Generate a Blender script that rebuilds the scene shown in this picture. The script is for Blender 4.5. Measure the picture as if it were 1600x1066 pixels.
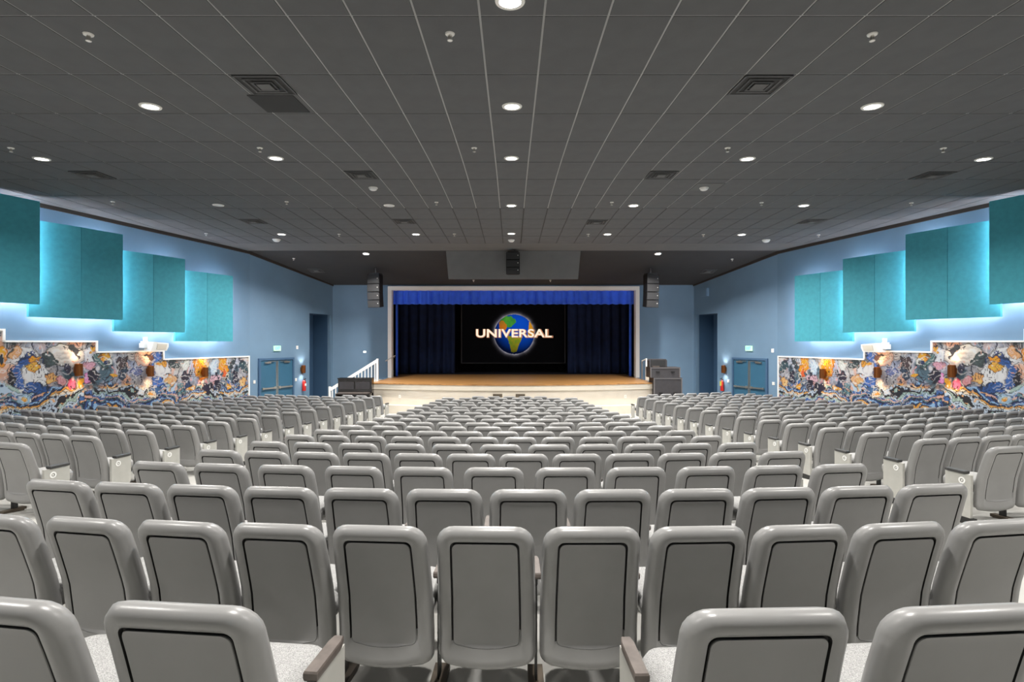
import bpy, math, random
import numpy as np
from mathutils import Vector, Matrix

for o in list(bpy.data.objects):
    bpy.data.objects.remove(o)
scene = bpy.context.scene
COL = scene.collection
random.seed(7)
rng = np.random.default_rng(5)

# ------------------------------------------------------------------ camera, world, exposure
F = 860.0            # focal length in pixels of a 1600 px wide frame
HOR = 535.0          # horizon row
CZ = 2.80            # camera height above the lowest floor
cam_d = bpy.data.cameras.new('camera')
cam_d.sensor_width = 36.0
cam_d.lens = 36.0 * F / 1600.0
cam_d.shift_y = (HOR - 533.0) / 1600.0
cam_d.clip_start = 0.05
cam = bpy.data.objects.new('camera', cam_d)
COL.objects.link(cam)
cam.location = (0, 0, CZ)
cam.rotation_euler = (math.radians(90), 0, 0)
scene.camera = cam

world = bpy.data.worlds.new('world')
scene.world = world
world.use_nodes = True
world.node_tree.nodes['Background'].inputs[0].default_value = (0.5, 0.55, 0.6, 1)
world.node_tree.nodes['Background'].inputs[1].default_value = 0.05

vs = scene.view_settings
vs.view_transform = 'Standard'
vs.look = 'None'
vs.exposure = 0.0
vs.gamma = 1.0
vs.use_curve_mapping = False

DOWNLIGHT_W = 150.0
STRIP_STRENGTH = 55.0

# ------------------------------------------------------------------ geometry of the hall
FY = np.array([0] + [0.953 * d for d in (3.5, 4.5, 5.5, 6.5, 7.5, 8.5, 9.5, 10.5, 11.5, 12.5, 13.5, 14.5, 15.5, 16.5, 17.5, 18.5, 19.5, 20.5)] + [22.5, 40])
FT = np.array([.587, .879, .962, 1.048, 1.135, 1.217, 1.299, 1.375, 1.448, 1.514, 1.576, 1.63, 1.684, 1.735, 1.773, 1.813, 1.841, 1.869, 1.91, 1.93, 1.93])
CHAIR_H = 0.84

def floor_z(x, y):
    e = y - x * x / 70.0
    if e < 0:
        t = .587 + .0875 * e
    else:
        t = float(np.interp(e, FY, FT))
    return CZ - t - CHAIR_H

CY = np.array([-6.0, 4.0, 5.22, 6.46, 7.74, 9.06, 10.28, 11.5, 14.1, 19.0, 20.5])
CZP = np.array([2.43, 3.03, 3.095, 3.145, 3.215, 3.30, 3.365, 3.405, 3.43, 3.415, 3.415])

def ceil_z(y):
    if y > 20.5:
        return CZ + 3.415 - (y - 20.5) * 0.181
    return CZ + float(np.interp(y, CY, CZP))

AX = 0.06                 # axis of the room
WC, WS = 15.21, 0.259     # half width at camera, taper of side walls
YC = 20.6                 # corner of side wall and splayed wall
YP = 25.0                 # proscenium wall
XP = 8.2                  # half distance of the splayed walls at the proscenium

def wall_x(y):            # half width from room axis
    return WC - WS * y

XC = wall_x(YC)

def splay_x(y):
    return XC + (XP - XC) * (y - YC) / (YP - YC)

def ray_y(px, py, y):     # point on a photo ray at depth y
    return Vector(((px - 800) / F * y, y, CZ + (HOR - py) / F * y))

def ray_ceiling(px, py):
    y = 3.0
    while y < 26:
        p = ray_y(px, py, y)
        if p.z >= ceil_z(y):
            return p
        y += 0.01
    return p

def wall_depth(px):       # depth where a photo column meets a side wall
    s = -1 if px < 800 else 1
    k = s * (px - 800) / F
    # k*y = s*AX + WC - WS*y  (mirrored frame)
    return (WC + s * AX) / (k + WS)

def splay_depth(px):
    s = -1 if px < 800 else 1
    k = s * (px - 800) / F
    m = (XP - XC) / (YP - YC)
    return (XC - m * YC + s * AX) / (k - m)

# ------------------------------------------------------------------ materials
def nodes(m):
    return m.node_tree.nodes, m.node_tree.links

def mat(name, col, rough=0.6, metal=0.0, noise=0.0, scale=20.0, bump=0.0, bscale=200.0, coat=0.0, spec=0.5, stretch=None):
    m = bpy.data.materials.new(name)
    m.use_nodes = True
    N, L = nodes(m)
    b = N['Principled BSDF']
    b.inputs['Base Color'].default_value = (*col, 1)
    b.inputs['Roughness'].default_value = rough
    b.inputs['Metallic'].default_value = metal
    b.inputs['Coat Weight'].default_value = coat
    b.inputs['Specular IOR Level'].default_value = spec
    if noise or bump:
        tc = N.new('ShaderNodeTexCoord')
        mp = N.new('ShaderNodeMapping')
        L.new(tc.outputs['Object'], mp.inputs[0])
        if stretch:
            mp.inputs['Scale'].default_value = stretch
    if noise:
        t = N.new('ShaderNodeTexNoise')
        t.inputs['Scale'].default_value = scale
        t.inputs['Detail'].default_value = 5
        L.new(mp.outputs[0], t.inputs['Vector'])
        r = N.new('ShaderNodeValToRGB')
        r.color_ramp.elements[0].position = 0.3
        r.color_ramp.elements[1].position = 0.7
        r.color_ramp.elements[0].color = (*[max(0, c * (1 - noise)) for c in col], 1)
        r.color_ramp.elements[1].color = (*[min(1, c * (1 + noise)) for c in col], 1)
        L.new(t.outputs['Fac'], r.inputs[0])
        L.new(r.outputs[0], b.inputs['Base Color'])
    if bump:
        t2 = N.new('ShaderNodeTexNoise')
        t2.inputs['Scale'].default_value = bscale
        t2.inputs['Detail'].default_value = 3
        L.new(mp.outputs[0], t2.inputs['Vector'])
        bp = N.new('ShaderNodeBump')
        bp.inputs['Strength'].default_value = bump
        bp.inputs['Distance'].default_value = 0.01
        L.new(t2.outputs['Fac'], bp.inputs['Height'])
        L.new(bp.outputs[0], b.inputs['Normal'])
    return m

def emit(name, col, strength):
    m = bpy.data.materials.new(name)
    m.use_nodes = True
    N, L = nodes(m)
    b = N['Principled BSDF']
    b.inputs['Base Color'].default_value = (*[c * 0.6 for c in col], 1)
    b.inputs['Emission Color'].default_value = (*col, 1)
    b.inputs['Emission Strength'].default_value = strength
    return m

def vcol_mat(name, rough=0.6, emission=0.0):
    m = bpy.data.materials.new(name)
    m.use_nodes = True
    N, L = nodes(m)
    b = N['Principled BSDF']
    b.inputs['Roughness'].default_value = rough
    a = N.new('ShaderNodeVertexColor')
    a.layer_name = 'paint'
    L.new(a.outputs['Color'], b.inputs['Base Color'])
    if emission:
        L.new(a.outputs['Color'], b.inputs['Emission Color'])
        b.inputs['Emission Strength'].default_value = emission
        b.inputs['Base Color'].default_value = (0.004, 0.004, 0.004, 1)
        b.inputs['Specular IOR Level'].default_value = 0.05
        for l in list(L):
            if l.to_socket == b.inputs['Base Color']:
                L.remove(l)
    return m

M = {}
M['shell'] = mat('grey_moulded_plastic', (0.245, 0.244, 0.24), 0.33, noise=0.05, scale=6, bump=0.03, bscale=500)
M['gasket'] = mat('black_gasket', (0.012, 0.012, 0.012), 0.6)
M['panel'] = mat('grey_back_panel', (0.225, 0.224, 0.221), 0.42, noise=0.05, scale=5)
M['boucle'] = mat('pale_boucle_fabric', (0.33, 0.33, 0.325), 0.95, noise=0.45, scale=260, bump=0.6, bscale=260)
M['arm'] = mat('taupe_armrest', (0.095, 0.078, 0.068), 0.5, noise=0.2, scale=30)
M['armdark'] = mat('black_arm_cap', (0.03, 0.03, 0.03), 0.5)
M['steel'] = mat('dark_steel', (0.035, 0.035, 0.035), 0.4, 0.6)
M['foot'] = mat('bronze_foot_plate', (0.09, 0.07, 0.05), 0.5, 0.4)
M['endpanel'] = mat('pale_grey_laminate', (0.40, 0.395, 0.365), 0.55, noise=0.05, scale=10)
M['badge'] = mat('white_badge', (0.8, 0.8, 0.78), 0.5)
M['floor'] = mat('polished_pale_concrete', (0.42, 0.415, 0.39), 0.4, noise=0.15, scale=1.2, bump=0.02, bscale=40)
M['tile'] = mat('charcoal_ceiling_tile', (0.098, 0.099, 0.102), 0.85, noise=0.08, scale=3, bump=0.1, bscale=300)
M['tilelight'] = mat('grey_plain_ceiling', (0.11, 0.11, 0.11), 0.8, noise=0.06, scale=3)
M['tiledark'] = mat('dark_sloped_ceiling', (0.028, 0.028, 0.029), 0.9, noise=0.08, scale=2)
M['grid'] = mat('pale_grid_bar', (0.36, 0.36, 0.36), 0.5)
M['griddark'] = mat('black_grid_bar', (0.02, 0.02, 0.02), 0.7)
M['wall'] = mat('steel_blue_paint', (0.145, 0.24, 0.345), 0.65, noise=0.06, scale=1.0, bump=0.02, bscale=120)
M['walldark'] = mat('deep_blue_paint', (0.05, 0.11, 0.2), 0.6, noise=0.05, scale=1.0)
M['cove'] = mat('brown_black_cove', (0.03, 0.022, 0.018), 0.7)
M['teal'] = mat('teal_fabric', (0.062, 0.345, 0.43), 0.9, noise=0.07, scale=9, bump=0.15, bscale=120)
M['tealside'] = mat('teal_fabric_edge', (0.04, 0.21, 0.25), 0.9)
M['strip'] = emit('led_strip', (1.0, 0.93, 0.97), STRIP_STRENGTH)
M['white'] = mat('white_paint', (0.84, 0.82, 0.78), 0.5)
M['cream'] = mat('cream_paint', (0.66, 0.60, 0.50), 0.55, noise=0.04, scale=3)
M['creamlow'] = mat('cream_fascia', (0.62, 0.56, 0.47), 0.6, noise=0.05, scale=2)
M['wood'] = mat('oak_stage_boards', (0.36, 0.18, 0.06), 0.35, noise=0.3, scale=2.0, stretch=(1, 14, 1))
M['blackstage'] = mat('black_stage_floor', (0.012, 0.013, 0.02), 0.6)
M['blackwall'] = mat('black_stage_wall', (0.004, 0.004, 0.006), 0.9)
M['navy'] = mat('navy_velvet', (0.006, 0.017, 0.065), 0.9, noise=0.2, scale=3)
M['royal'] = mat('royal_blue_velvet', (0.035, 0.14, 0.85), 0.75, noise=0.1, scale=4)
M['black'] = mat('black_plastic', (0.012, 0.012, 0.013), 0.75, noise=0.2, scale=40, spec=0.25)
M['grille'] = mat('black_speaker_grille', (0.013, 0.013, 0.014), 0.7, noise=0.3, scale=120)
M['piano'] = mat('black_lacquer', (0.012, 0.01, 0.01), 0.15, coat=0.5)
M['case'] = mat('charcoal_case', (0.04, 0.037, 0.04), 0.6, noise=0.1, scale=8)
M['caselight'] = mat('grey_case_edge', (0.14, 0.13, 0.13), 0.5)
M['brass'] = mat('copper_sconce', (0.35, 0.13, 0.04), 0.3, 0.9)
M['metal'] = mat('brushed_metal', (0.6, 0.58, 0.54), 0.3, 0.9)
M['door'] = mat('petrol_blue_door', (0.035, 0.12, 0.2), 0.45, noise=0.05, scale=2)
M['red'] = mat('red_enamel', (0.5, 0.02, 0.015), 0.3)
M['yellow'] = mat('yellow_tag', (0.65, 0.6, 0.08), 0.5)
M['lens'] = emit('lamp_lens', (1.0, 0.97, 0.92), 14.0)
M['unlit'] = mat('unlit_white_lens', (0.72, 0.72, 0.71), 0.4)
M['warm'] = emit('warm_lamp', (1.0, 0.62, 0.3), 30.0)
M['cool'] = emit('white_lamp', (1.0, 0.95, 0.88), 30.0)
M['exit'] = emit('green_exit_letters', (0.1, 0.9, 0.35), 2.2)
M['exitbody'] = emit('pale_exit_face', (0.55, 0.85, 0.62), 0.9)
M['glow'] = emit('small_indicator', (0.75, 0.9, 1.0), 4.0)
M['letter'] = emit('gold_letter_face', (1.0, 0.86, 0.66), 0.95)
M['letterside'] = emit('bronze_letter_side', (0.55, 0.24, 0.13), 0.7)
M['bronze'] = mat('bronze_louvre', (0.2, 0.16, 0.11), 0.5)

# ------------------------------------------------------------------ mesh helpers
class MB:
    def __init__(s):
        s.v = []; s.f = []; s.m = []
    def quad(s, pts, mi=0):
        n = len(s.v)
        s.v += [tuple(p) for p in pts]
        s.f.append(tuple(range(n, n + len(pts)))); s.m.append(mi)
    def box(s, c, d, mi=0, R=None):
        n = len(s.v)
        for z in (-.5, .5):
            for x, y in ((-.5, -.5), (.5, -.5), (.5, .5), (-.5, .5)):
                p = Vector((x * d[0], y * d[1], z * d[2]))
                if R: p = R @ p
                s.v.append(tuple(p + Vector(c)))
        for f in ((3, 2, 1, 0), (4, 5, 6, 7), (0, 1, 5, 4), (1, 2, 6, 5), (2, 3, 7, 6), (3, 0, 4, 7)):
            s.f.append(tuple(n + i for i in f)); s.m.append(mi)
    def hexa(s, p, mi=0):      # eight corners: bottom ring then top ring
        n = len(s.v)
        s.v += [tuple(q) for q in p]
        for f in ((3, 2, 1, 0), (4, 5, 6, 7), (0, 1, 5, 4), (1, 2, 6, 5), (2, 3, 7, 6), (3, 0, 4, 7)):
            s.f.append(tuple(n + i for i in f)); s.m.append(mi)
    def lathe(s, prof, n=20, mi=0, at=(0, 0, 0), R=None, caps=True):   # prof: list of (r, z)
        b = len(s.v)
        for r, z in prof:
            for k in range(n):
                a = 2 * math.pi * k / n
                p = Vector((r * math.cos(a), r * math.sin(a), z))
                if R: p = R @ p
                s.v.append(tuple(p + Vector(at)))
        for j in range(len(prof) - 1):
            for k in range(n):
                k2 = (k + 1) % n
                s.f.append((b + j * n + k, b + j * n + k2, b + (j + 1) * n + k2, b + (j + 1) * n + k)); s.m.append(mi)
        if caps:
            s.f.append(tuple(b + k for k in reversed(range(n)))); s.m.append(mi)
            s.f.append(tuple(b + (len(prof) - 1) * n + k for k in range(n))); s.m.append(mi)
    def tube(s, a, b, r, n=8, mi=0):
        a = Vector(a); b = Vector(b)
        q = (b - a).to_track_quat('Z', 'Y').to_matrix()
        s.lathe([(r, 0), (r, (b - a).length)], n, mi, a, q)
    def prism(s, poly, depth, mi=0, M4=None):   # poly in XZ, extruded along Y
        n = len(s.v); k = len(poly)
        for y in (0, depth):
            for x, z in poly:
                p = Vector((x, y, z))
                if M4: p = M4 @ p
                s.v.append(tuple(p))
        s.f.append(tuple(range(n, n + k))); s.m.append(mi)
        s.f.append(tuple(reversed(range(n + k, n + 2 * k)))); s.m.append(mi)
        for i in range(k):
            j = (i + 1) % k
            s.f.append((n + i, n + k + i, n + k + j, n + j)); s.m.append(mi)
    def mesh(s, name, mats, smooth=False, angle=35):
        me = bpy.data.meshes.new(name)
        me.from_pydata(s.v, [], s.f)
        for m in mats: me.materials.append(m)
        me.polygons.foreach_set('material_index', s.m)
        me.validate()
        if smooth:
            me.polygons.foreach_set('use_smooth', [True] * len(me.polygons))
            me.set_sharp_from_angle(angle=math.radians(angle))
        me.update()
        return me

def link(name, me, parent=None, loc=None, rot=None):
    o = bpy.data.objects.new(name, me)
    COL.objects.link(o)
    if parent: o.parent = parent
    if loc is not None: o.location = loc
    if rot is not None: o.rotation_euler = rot
    return o

def obj(name, mb, mats, parent=None, smooth=False, loc=None, rot=None, angle=35):
    if not isinstance(mats, (list, tuple)): mats = [mats]
    return link(name, mb.mesh(name, mats, smooth, angle), parent, loc, rot)

def tag(o, label, cat, group=None):
    o['label'] = label; o['category'] = cat
    if group: o['group'] = group
    return o

def thing(name, label, cat, loc=(0, 0, 0), rz=0.0, group=None, rot=None):
    o = link(name, None, None, loc, rot if rot is not None else (0, 0, rz))
    o.empty_display_size = 0.1
    return tag(o, label, cat, group)

def struct(o, label=None):
    o['kind'] = 'structure'
    if label: o['label'] = label
    return o

ORD = ['zeroth', 'first', 'second', 'third', 'fourth', 'fifth', 'sixth', 'seventh', 'eighth', 'ninth', 'tenth', 'eleventh', 'twelfth', 'thirteenth', 'fourteenth', 'fifteenth', 'sixteenth', 'seventeenth', 'eighteenth', 'nineteenth', 'twentieth', 'twenty-first', 'twenty-second']

# ------------------------------------------------------------------ floor
mb = MB()
xs = np.linspace(-17, 17, 69); ys = np.linspace(-6, 32, 115)
for y in ys:
    for x in xs:
        mb.v.append((x, y, floor_z(x, y)))
nx = len(xs)
for j in range(len(ys) - 1):
    for i in range(nx - 1):
        a = j * nx + i
        mb.f.append((a, a + 1, a + nx + 1, a + nx)); mb.m.append(0)
struct(obj('floor', mb, M['floor'], smooth=True), 'pale polished concrete floor sloping down to the stage')

# ------------------------------------------------------------------ ceiling with tiles
mb = MB()
T = 0.25
for i in range(len(CY) - 1):
    a, b = CY[i], CY[i + 1]
    za, zb = CZ + CZP[i] + 0.007, CZ + CZP[i + 1] + 0.007
    mi = 0 if b < 14.2 else (1 if b < 19.1 else 2)
    if mi == 2: za -= 0.007; zb -= 0.007
    wa, wb = wall_x(a) + 0.1, wall_x(b) + 0.1
    mb.hexa([(AX - wa, a, za), (AX + wa, a, za), (AX + wb, b, zb), (AX - wb, b, zb),
             (AX - wa, a, za + T), (AX + wa, a, za + T), (AX + wb, b, zb + T), (AX - wb, b, zb + T)], mi)
ceiling = struct(obj('ceiling', mb, [M['grid'], M['griddark'], M['tilelight']]), 'charcoal tiled ceiling with pale grid lines')
# sloped ceiling that drops to the proscenium
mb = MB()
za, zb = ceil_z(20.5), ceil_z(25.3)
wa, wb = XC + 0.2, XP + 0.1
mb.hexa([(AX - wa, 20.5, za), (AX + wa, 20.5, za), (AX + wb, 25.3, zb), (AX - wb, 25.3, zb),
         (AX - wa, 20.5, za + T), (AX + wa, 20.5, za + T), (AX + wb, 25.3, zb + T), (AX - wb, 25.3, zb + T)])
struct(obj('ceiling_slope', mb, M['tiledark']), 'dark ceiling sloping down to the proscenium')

TROWS = [2.78, 4.0, 5.22, 6.46, 7.74, 9.06, 10.28, 11.5, 12.8, 14.1, 15.32, 16.55, 17.77, 19.0]
tiles = []
cache = {}
rest = MB()
allt = []
for j in range(len(TROWS) - 1):
    a, b = TROWS[j], TROWS[j + 1]
    for i in range(-21, 22):
        x0, x1 = i * .61 - .305, i * .61 + .305
        allt.append((math.hypot(i * .61, (a + b) / 2), i, j))
allt.sort()
count = 0
for _, i, j in allt:
    a, b = TROWS[j] + .011, TROWS[j + 1] - .011
    g = .011
    x0, x1 = i * .61 - .305 + g, i * .61 + .305 - g
    za, zb = ceil_z(a), ceil_z(b)
    la, lb = wall_x(a) - .02, wall_x(b) - .02
    def cl(x, l): return max(AX - l, min(AX + l, x))
    c = [(cl(x0, la), a), (cl(x1, la), a), (cl(x1, lb), b), (cl(x0, lb), b)]
    if c[1][0] - c[0][0] < .02 and c[2][0] - c[3][0] < .02: continue
    clipped = abs(c[0][0] - x0) + abs(c[1][0] - x1) + abs(c[2][0] - x1) + abs(c[3][0] - x0) > 1e-6
    y_mid = (a + b) / 2
    px = abs(i * .61 / y_mid * F)
    if a < 3.9 or clipped or px > 860 or count >= 300:
        rest.hexa([(c[k][0], c[k][1], (za if k < 2 else zb)) for k in range(4)] + [(c[k][0], c[k][1], (za if k < 2 else zb) + .02) for k in range(4)])
        continue
    if j not in cache:
        t = MB()
        w = .305 - g; h = (b - a) / 2; dz = (zb - za) / 2
        e = .004
        t.hexa([(-w, -h, -dz), (w, -h, -dz), (w, h, dz), (-w, h, dz), (-w, -h, -dz + .02), (w, -h, -dz + .02), (w, h, dz + .02), (-w, h, dz + .02)])
        cache[j] = t.mesh('ceiling_tile', [M['tile']])
    link('ceiling_tile', cache[j], ceiling, ((x0 + x1) / 2, y_mid, (za + zb) / 2))
    count += 1
o = obj('ceiling_tiles_beyond', rest, M['tile'], ceiling)
o['kind'] = 'stuff'

# ------------------------------------------------------------------ side walls
for side, nm in ((-1, 'wall_left'), (1, 'wall_right')):
    mb = MB()
    yy = sorted(set(list(CY[(CY > -6) & (CY < 20.5)]) + [-5.5, 0, 20.6]))
    for a, b in zip(yy[:-1], yy[1:]):
        xa, xb = AX + side * wall_x(a), AX + side * wall_x(b)
        xa2, xb2 = xa + side * .2, xb + side * .2
        fa = min(floor_z(xa, a), floor_z(xa2, a)) - .2; fb = min(floor_z(xb, b), floor_z(xb2, b)) - .2
        ta, tb = ceil_z(a) + .05, ceil_z(b) + .05
        mb.hexa([(xa, a, fa), (xa2, a, fa), (xb2, b, fb), (xb, b, fb), (xa, a, ta), (xa2, a, ta), (xb2, b, tb), (xb, b, tb)])
    struct(obj(nm, mb, M['wall']), 'steel blue side wall tapering towards the stage')
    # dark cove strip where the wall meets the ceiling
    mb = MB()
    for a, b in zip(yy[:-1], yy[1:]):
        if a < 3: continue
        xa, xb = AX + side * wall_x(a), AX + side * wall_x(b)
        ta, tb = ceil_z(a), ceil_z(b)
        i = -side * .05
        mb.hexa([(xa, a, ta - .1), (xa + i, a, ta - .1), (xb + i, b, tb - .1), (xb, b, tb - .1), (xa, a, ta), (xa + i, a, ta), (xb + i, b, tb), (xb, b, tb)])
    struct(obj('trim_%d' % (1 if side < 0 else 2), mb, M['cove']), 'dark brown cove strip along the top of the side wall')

mb = MB()
mb.box((0, -5.6, 3.5), (34, .2, 6.0))
struct(obj('wall_back', mb, M['wall']), 'blue rear wall of the hall')

# splayed walls with door and side passage
DY0, DY1 = splay_depth(403), splay_depth(458)
AY0, AY1 = splay_depth(483.5), splay_depth(517)
A_TOP = CZ + (HOR - 489.5) / F * AY0
FLOOR0 = CZ - 1.93 - CHAIR_H       # flat floor at the front = 0.03
for side, nm in ((-1, 'wall_splay_left'), (1, 'wall_splay_right')):
    def P(y, off=0.0):
        m = (XP - XC) / (YP - YC)
        n = Vector((1, -m, 0)).normalized()       # outward in mirrored frame
        return Vector((AX + side * (splay_x(y) + n.x * off), y + n.y * off, 0))
    def slab(mb, a, b, z0a, z0b, z1a, z1b, i=0.0, t=.2, mi=0):
        p = [P(a, i), P(a, t), P(b, t), P(b, i)]
        zz = [z0a, z0a, z0b, z0b, z1a, z1a, z1b, z1b]
        mb.hexa([(p[k % 4].x, p[k % 4].y, zz[k]) for k in range(8)], mi)
    mb = MB()
    for a, b in ((YC, AY0), (AY1, YP + .1)):
        slab(mb, a, b, -.3, -.3, ceil_z(a) + .05, ceil_z(b) + .05)
    slab(mb, AY0, AY1, A_TOP, A_TOP, ceil_z(AY0) + .05, ceil_z(AY1) + .05)
    struct(obj(nm, mb, M['wall']), 'blue splayed wall beside the stage')
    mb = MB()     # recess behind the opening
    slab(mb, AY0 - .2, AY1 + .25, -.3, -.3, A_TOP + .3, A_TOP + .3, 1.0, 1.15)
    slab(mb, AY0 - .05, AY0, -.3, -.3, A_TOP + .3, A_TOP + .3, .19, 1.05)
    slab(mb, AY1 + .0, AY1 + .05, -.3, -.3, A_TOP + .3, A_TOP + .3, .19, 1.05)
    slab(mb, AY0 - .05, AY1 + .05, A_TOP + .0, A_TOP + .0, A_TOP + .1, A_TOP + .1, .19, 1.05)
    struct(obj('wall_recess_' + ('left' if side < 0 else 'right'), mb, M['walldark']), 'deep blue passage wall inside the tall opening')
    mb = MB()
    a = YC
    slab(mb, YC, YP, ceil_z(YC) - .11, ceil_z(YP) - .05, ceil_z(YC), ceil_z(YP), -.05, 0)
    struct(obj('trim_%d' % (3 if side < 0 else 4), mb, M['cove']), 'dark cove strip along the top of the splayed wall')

# ------------------------------------------------------------------ proscenium wall and frame
ZS = CZ - 1.60                          # stage level
PXL, PXR = -5.61, 5.76                  # outer edges of the white frame
PT = CZ + 2.53                          # top of the white frame
FW = 0.17
mb = MB()
tz = ceil_z(YP) + .15
for x0, x1 in ((AX - XP - .3, PXL + .02), (PXR - .02, AX + XP + .3)):
    mb.box(((x0 + x1) / 2, YP + .15, (tz - .3) / 2), (x1 - x0, .3, tz + .3))
mb.box(((PXL + PXR) / 2, YP + .15, (tz + PT) / 2 - .01), (PXR - PXL, .3, tz - PT + .02))
struct(obj('wall_stage', mb, M['wall']), 'blue wall around the stage opening')
mb = MB()
for x in (PXL + FW / 2, PXR - FW / 2):
    mb.box((x, YP + .04, (PT + ZS) / 2), (FW, .38, PT - ZS))
mb.box(((PXL + PXR) / 2, YP + .1, PT - FW / 2), (PXR - PXL - 2 * FW, .5, FW))
struct(obj('trim_5', mb, M['white']), 'white frame around the stage opening')

# stage house
mb = MB()
mb.box((0, 31.5, 3.5), (15, .2, 8.0))
mb.box((-7.4, 28.4, 3.5), (.2, 6.2, 8.0)); mb.box((7.5, 28.4, 3.5), (.2, 6.2, 8.0))
mb.box((0, 28.4, 7.4), (15, 6.4, .2))
struct(obj('wall_stage_house', mb, M['blackwall']), 'black walls of the stage house')

# ------------------------------------------------------------------ stage platform
def arc_y(x, off=0.0):
    k = (21.84 - 20.85) / (5.58 ** 2)
    return 20.85 + k * (x - .03) ** 2 - off
XS0, XS1 = -5.54, 5.61
xsA = np.linspace(XS0, XS1, 29)
def arc_solid(mb, z0, z1, off, yback, mi=0):
    for a, b in zip(xsA[:-1], xsA[1:]):
        ya, yb = arc_y(a, off), arc_y(b, off)
        mb.hexa([(a, ya, z0), (b, yb, z0), (b, yback, z0), (a, yback, z0), (a, ya, z1), (b, yb, z1), (b, yback, z1), (a, yback, z1)], mi)
stage = link('stage', None)
struct(stage, 'raised stage with oak boards and cream front')
mb = MB(); arc_solid(mb, ZS - .045, ZS, .03, 27.4)
obj('stage_boards', mb, M['wood'], stage)
mb = MB(); mb.box((0, 29.4, ZS - .02), (14.6, 4.0, .045))
obj('stage_rear_floor', mb, M['blackstage'], stage)
mb = MB(); arc_solid(mb, ZS - .24, ZS - .045, 0, 25)
obj('nosing_band', mb, M['cream'], stage)
mb = MB(); arc_solid(mb, 0, ZS - .24, -.06, 25)
obj('fascia', mb, M['creamlow'], stage)
mb = MB(); arc_solid(mb, 0, .36, .22, 22.5)
obj('base_ledge', mb, M['cream'], stage)
# boards' joints near the edge are too fine to see; louvres on the stage front
for px in (777.5, 813):
    x = (px - 800) / F * 20.9
    t = thing('stage_vent', 'small bronze louvre on cream stage front, ' + ('left' if px < 800 else 'right') + ' of the pair', 'vent', (x, arc_y(x, -.06), CZ - 2.02), 0, 'louvres on the stage front')
    mb = MB(); mb.box((0, -.01, 0), (.36, .02, .12))
    obj('frame', mb, M['bronze'], t)
    for k in range(6):
        mb = MB(); mb.box((-.14 + k * .055, -.025, 0), (.022, .012, .1))
        obj('slat', mb, M['black'], t)
for px in (623, 979):
    x = (px - 800) / F * 21.3
    t = thing('wall_outlet', 'small white socket low on stage front, ' + ('left' if px < 800 else 'right') + ' end', 'socket', (x, arc_y(x, -.06), CZ - 2.12), 0)
    mb = MB(); mb.box((0, -.006, 0), (.08, .012, .12)); obj('plate', mb, M['white'], t)
    mb = MB(); mb.box((0, -.014, 0), (.04, .004, .07)); obj('socket', mb, M['cream'], t)

# ------------------------------------------------------------------ curtains
def curtain(name, x0, x1, y, z0, z1, amp, wl, m, label, hem=0.0, rows=6, seed=0):
    r = random.Random(seed)
    n = max(8, int((x1 - x0) / wl * 10))
    mb = MB()
    ph = [r.uniform(0, 6.28) for _ in range(4)]
    cols = n + 1
    for j in range(rows + 1):
        v = j / rows
        for i in range(cols):
            x = x0 + (x1 - x0) * i / n
            s = math.sin(x * 6.283 / wl + .9 * math.sin(x * 1.7 + ph[0])) + .35 * math.sin(x * 6.283 / wl * 1.7 + ph[1])
            a = amp * (1 - .45 * v)
            zz = z0 + (z1 - z0) * v
            if v == 0: zz += hem * math.sin(x * 6.283 / wl + ph[2])
            mb.v.append((x, y + a * s, zz))
    for j in range(rows):
        for i in range(n):
            a = j * cols + i
            mb.f.append((a, a + 1, a + cols + 1, a + cols)); mb.m.append(0)
    o = obj(name, mb, m, smooth=True, angle=80)
    md = o.modifiers.new('thickness', 'SOLIDIFY'); md.thickness = .02; md.offset = 1
    return tag(o, label, 'curtain')

curtain('valance', PXL + FW + .01, PXR - FW - .01, YP + .22, CZ + 1.74, PT - FW + .02, .075, .34, M['royal'], 'royal blue pleated valance across the top of the stage opening', hem=.012, seed=1)
curtain('stage_drape', -5.9, -2.95, 28.3, ZS + .02, PT + .6, .09, .42, M['navy'], 'dark navy pleated drape left of the projection screen', seed=2)
curtain('stage_drape', 2.85, 6.0, 28.3, ZS + .02, PT + .6, .09, .42, M['navy'], 'dark navy pleated drape right of the projection screen', seed=3)
curtain('side_curtain', PXL + FW + .0, PXL + FW + .10, YP + .75, ZS + .02, PT + .3, .05, .16, M['royal'], 'narrow royal blue side curtain at the left stage edge', seed=4)
curtain('side_curtain', PXR - FW - .10, PXR - FW + .02, YP + .75, ZS + .02, PT + .3, .05, .16, M['royal'], 'narrow royal blue side curtain at the right stage edge', seed=5)
curtain('backdrop', -3.4, 3.4, 30.6, ZS + .02, PT + .8, .05, .6, M['blackwall'], 'black backdrop curtain behind the projection screen', seed=6)

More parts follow.
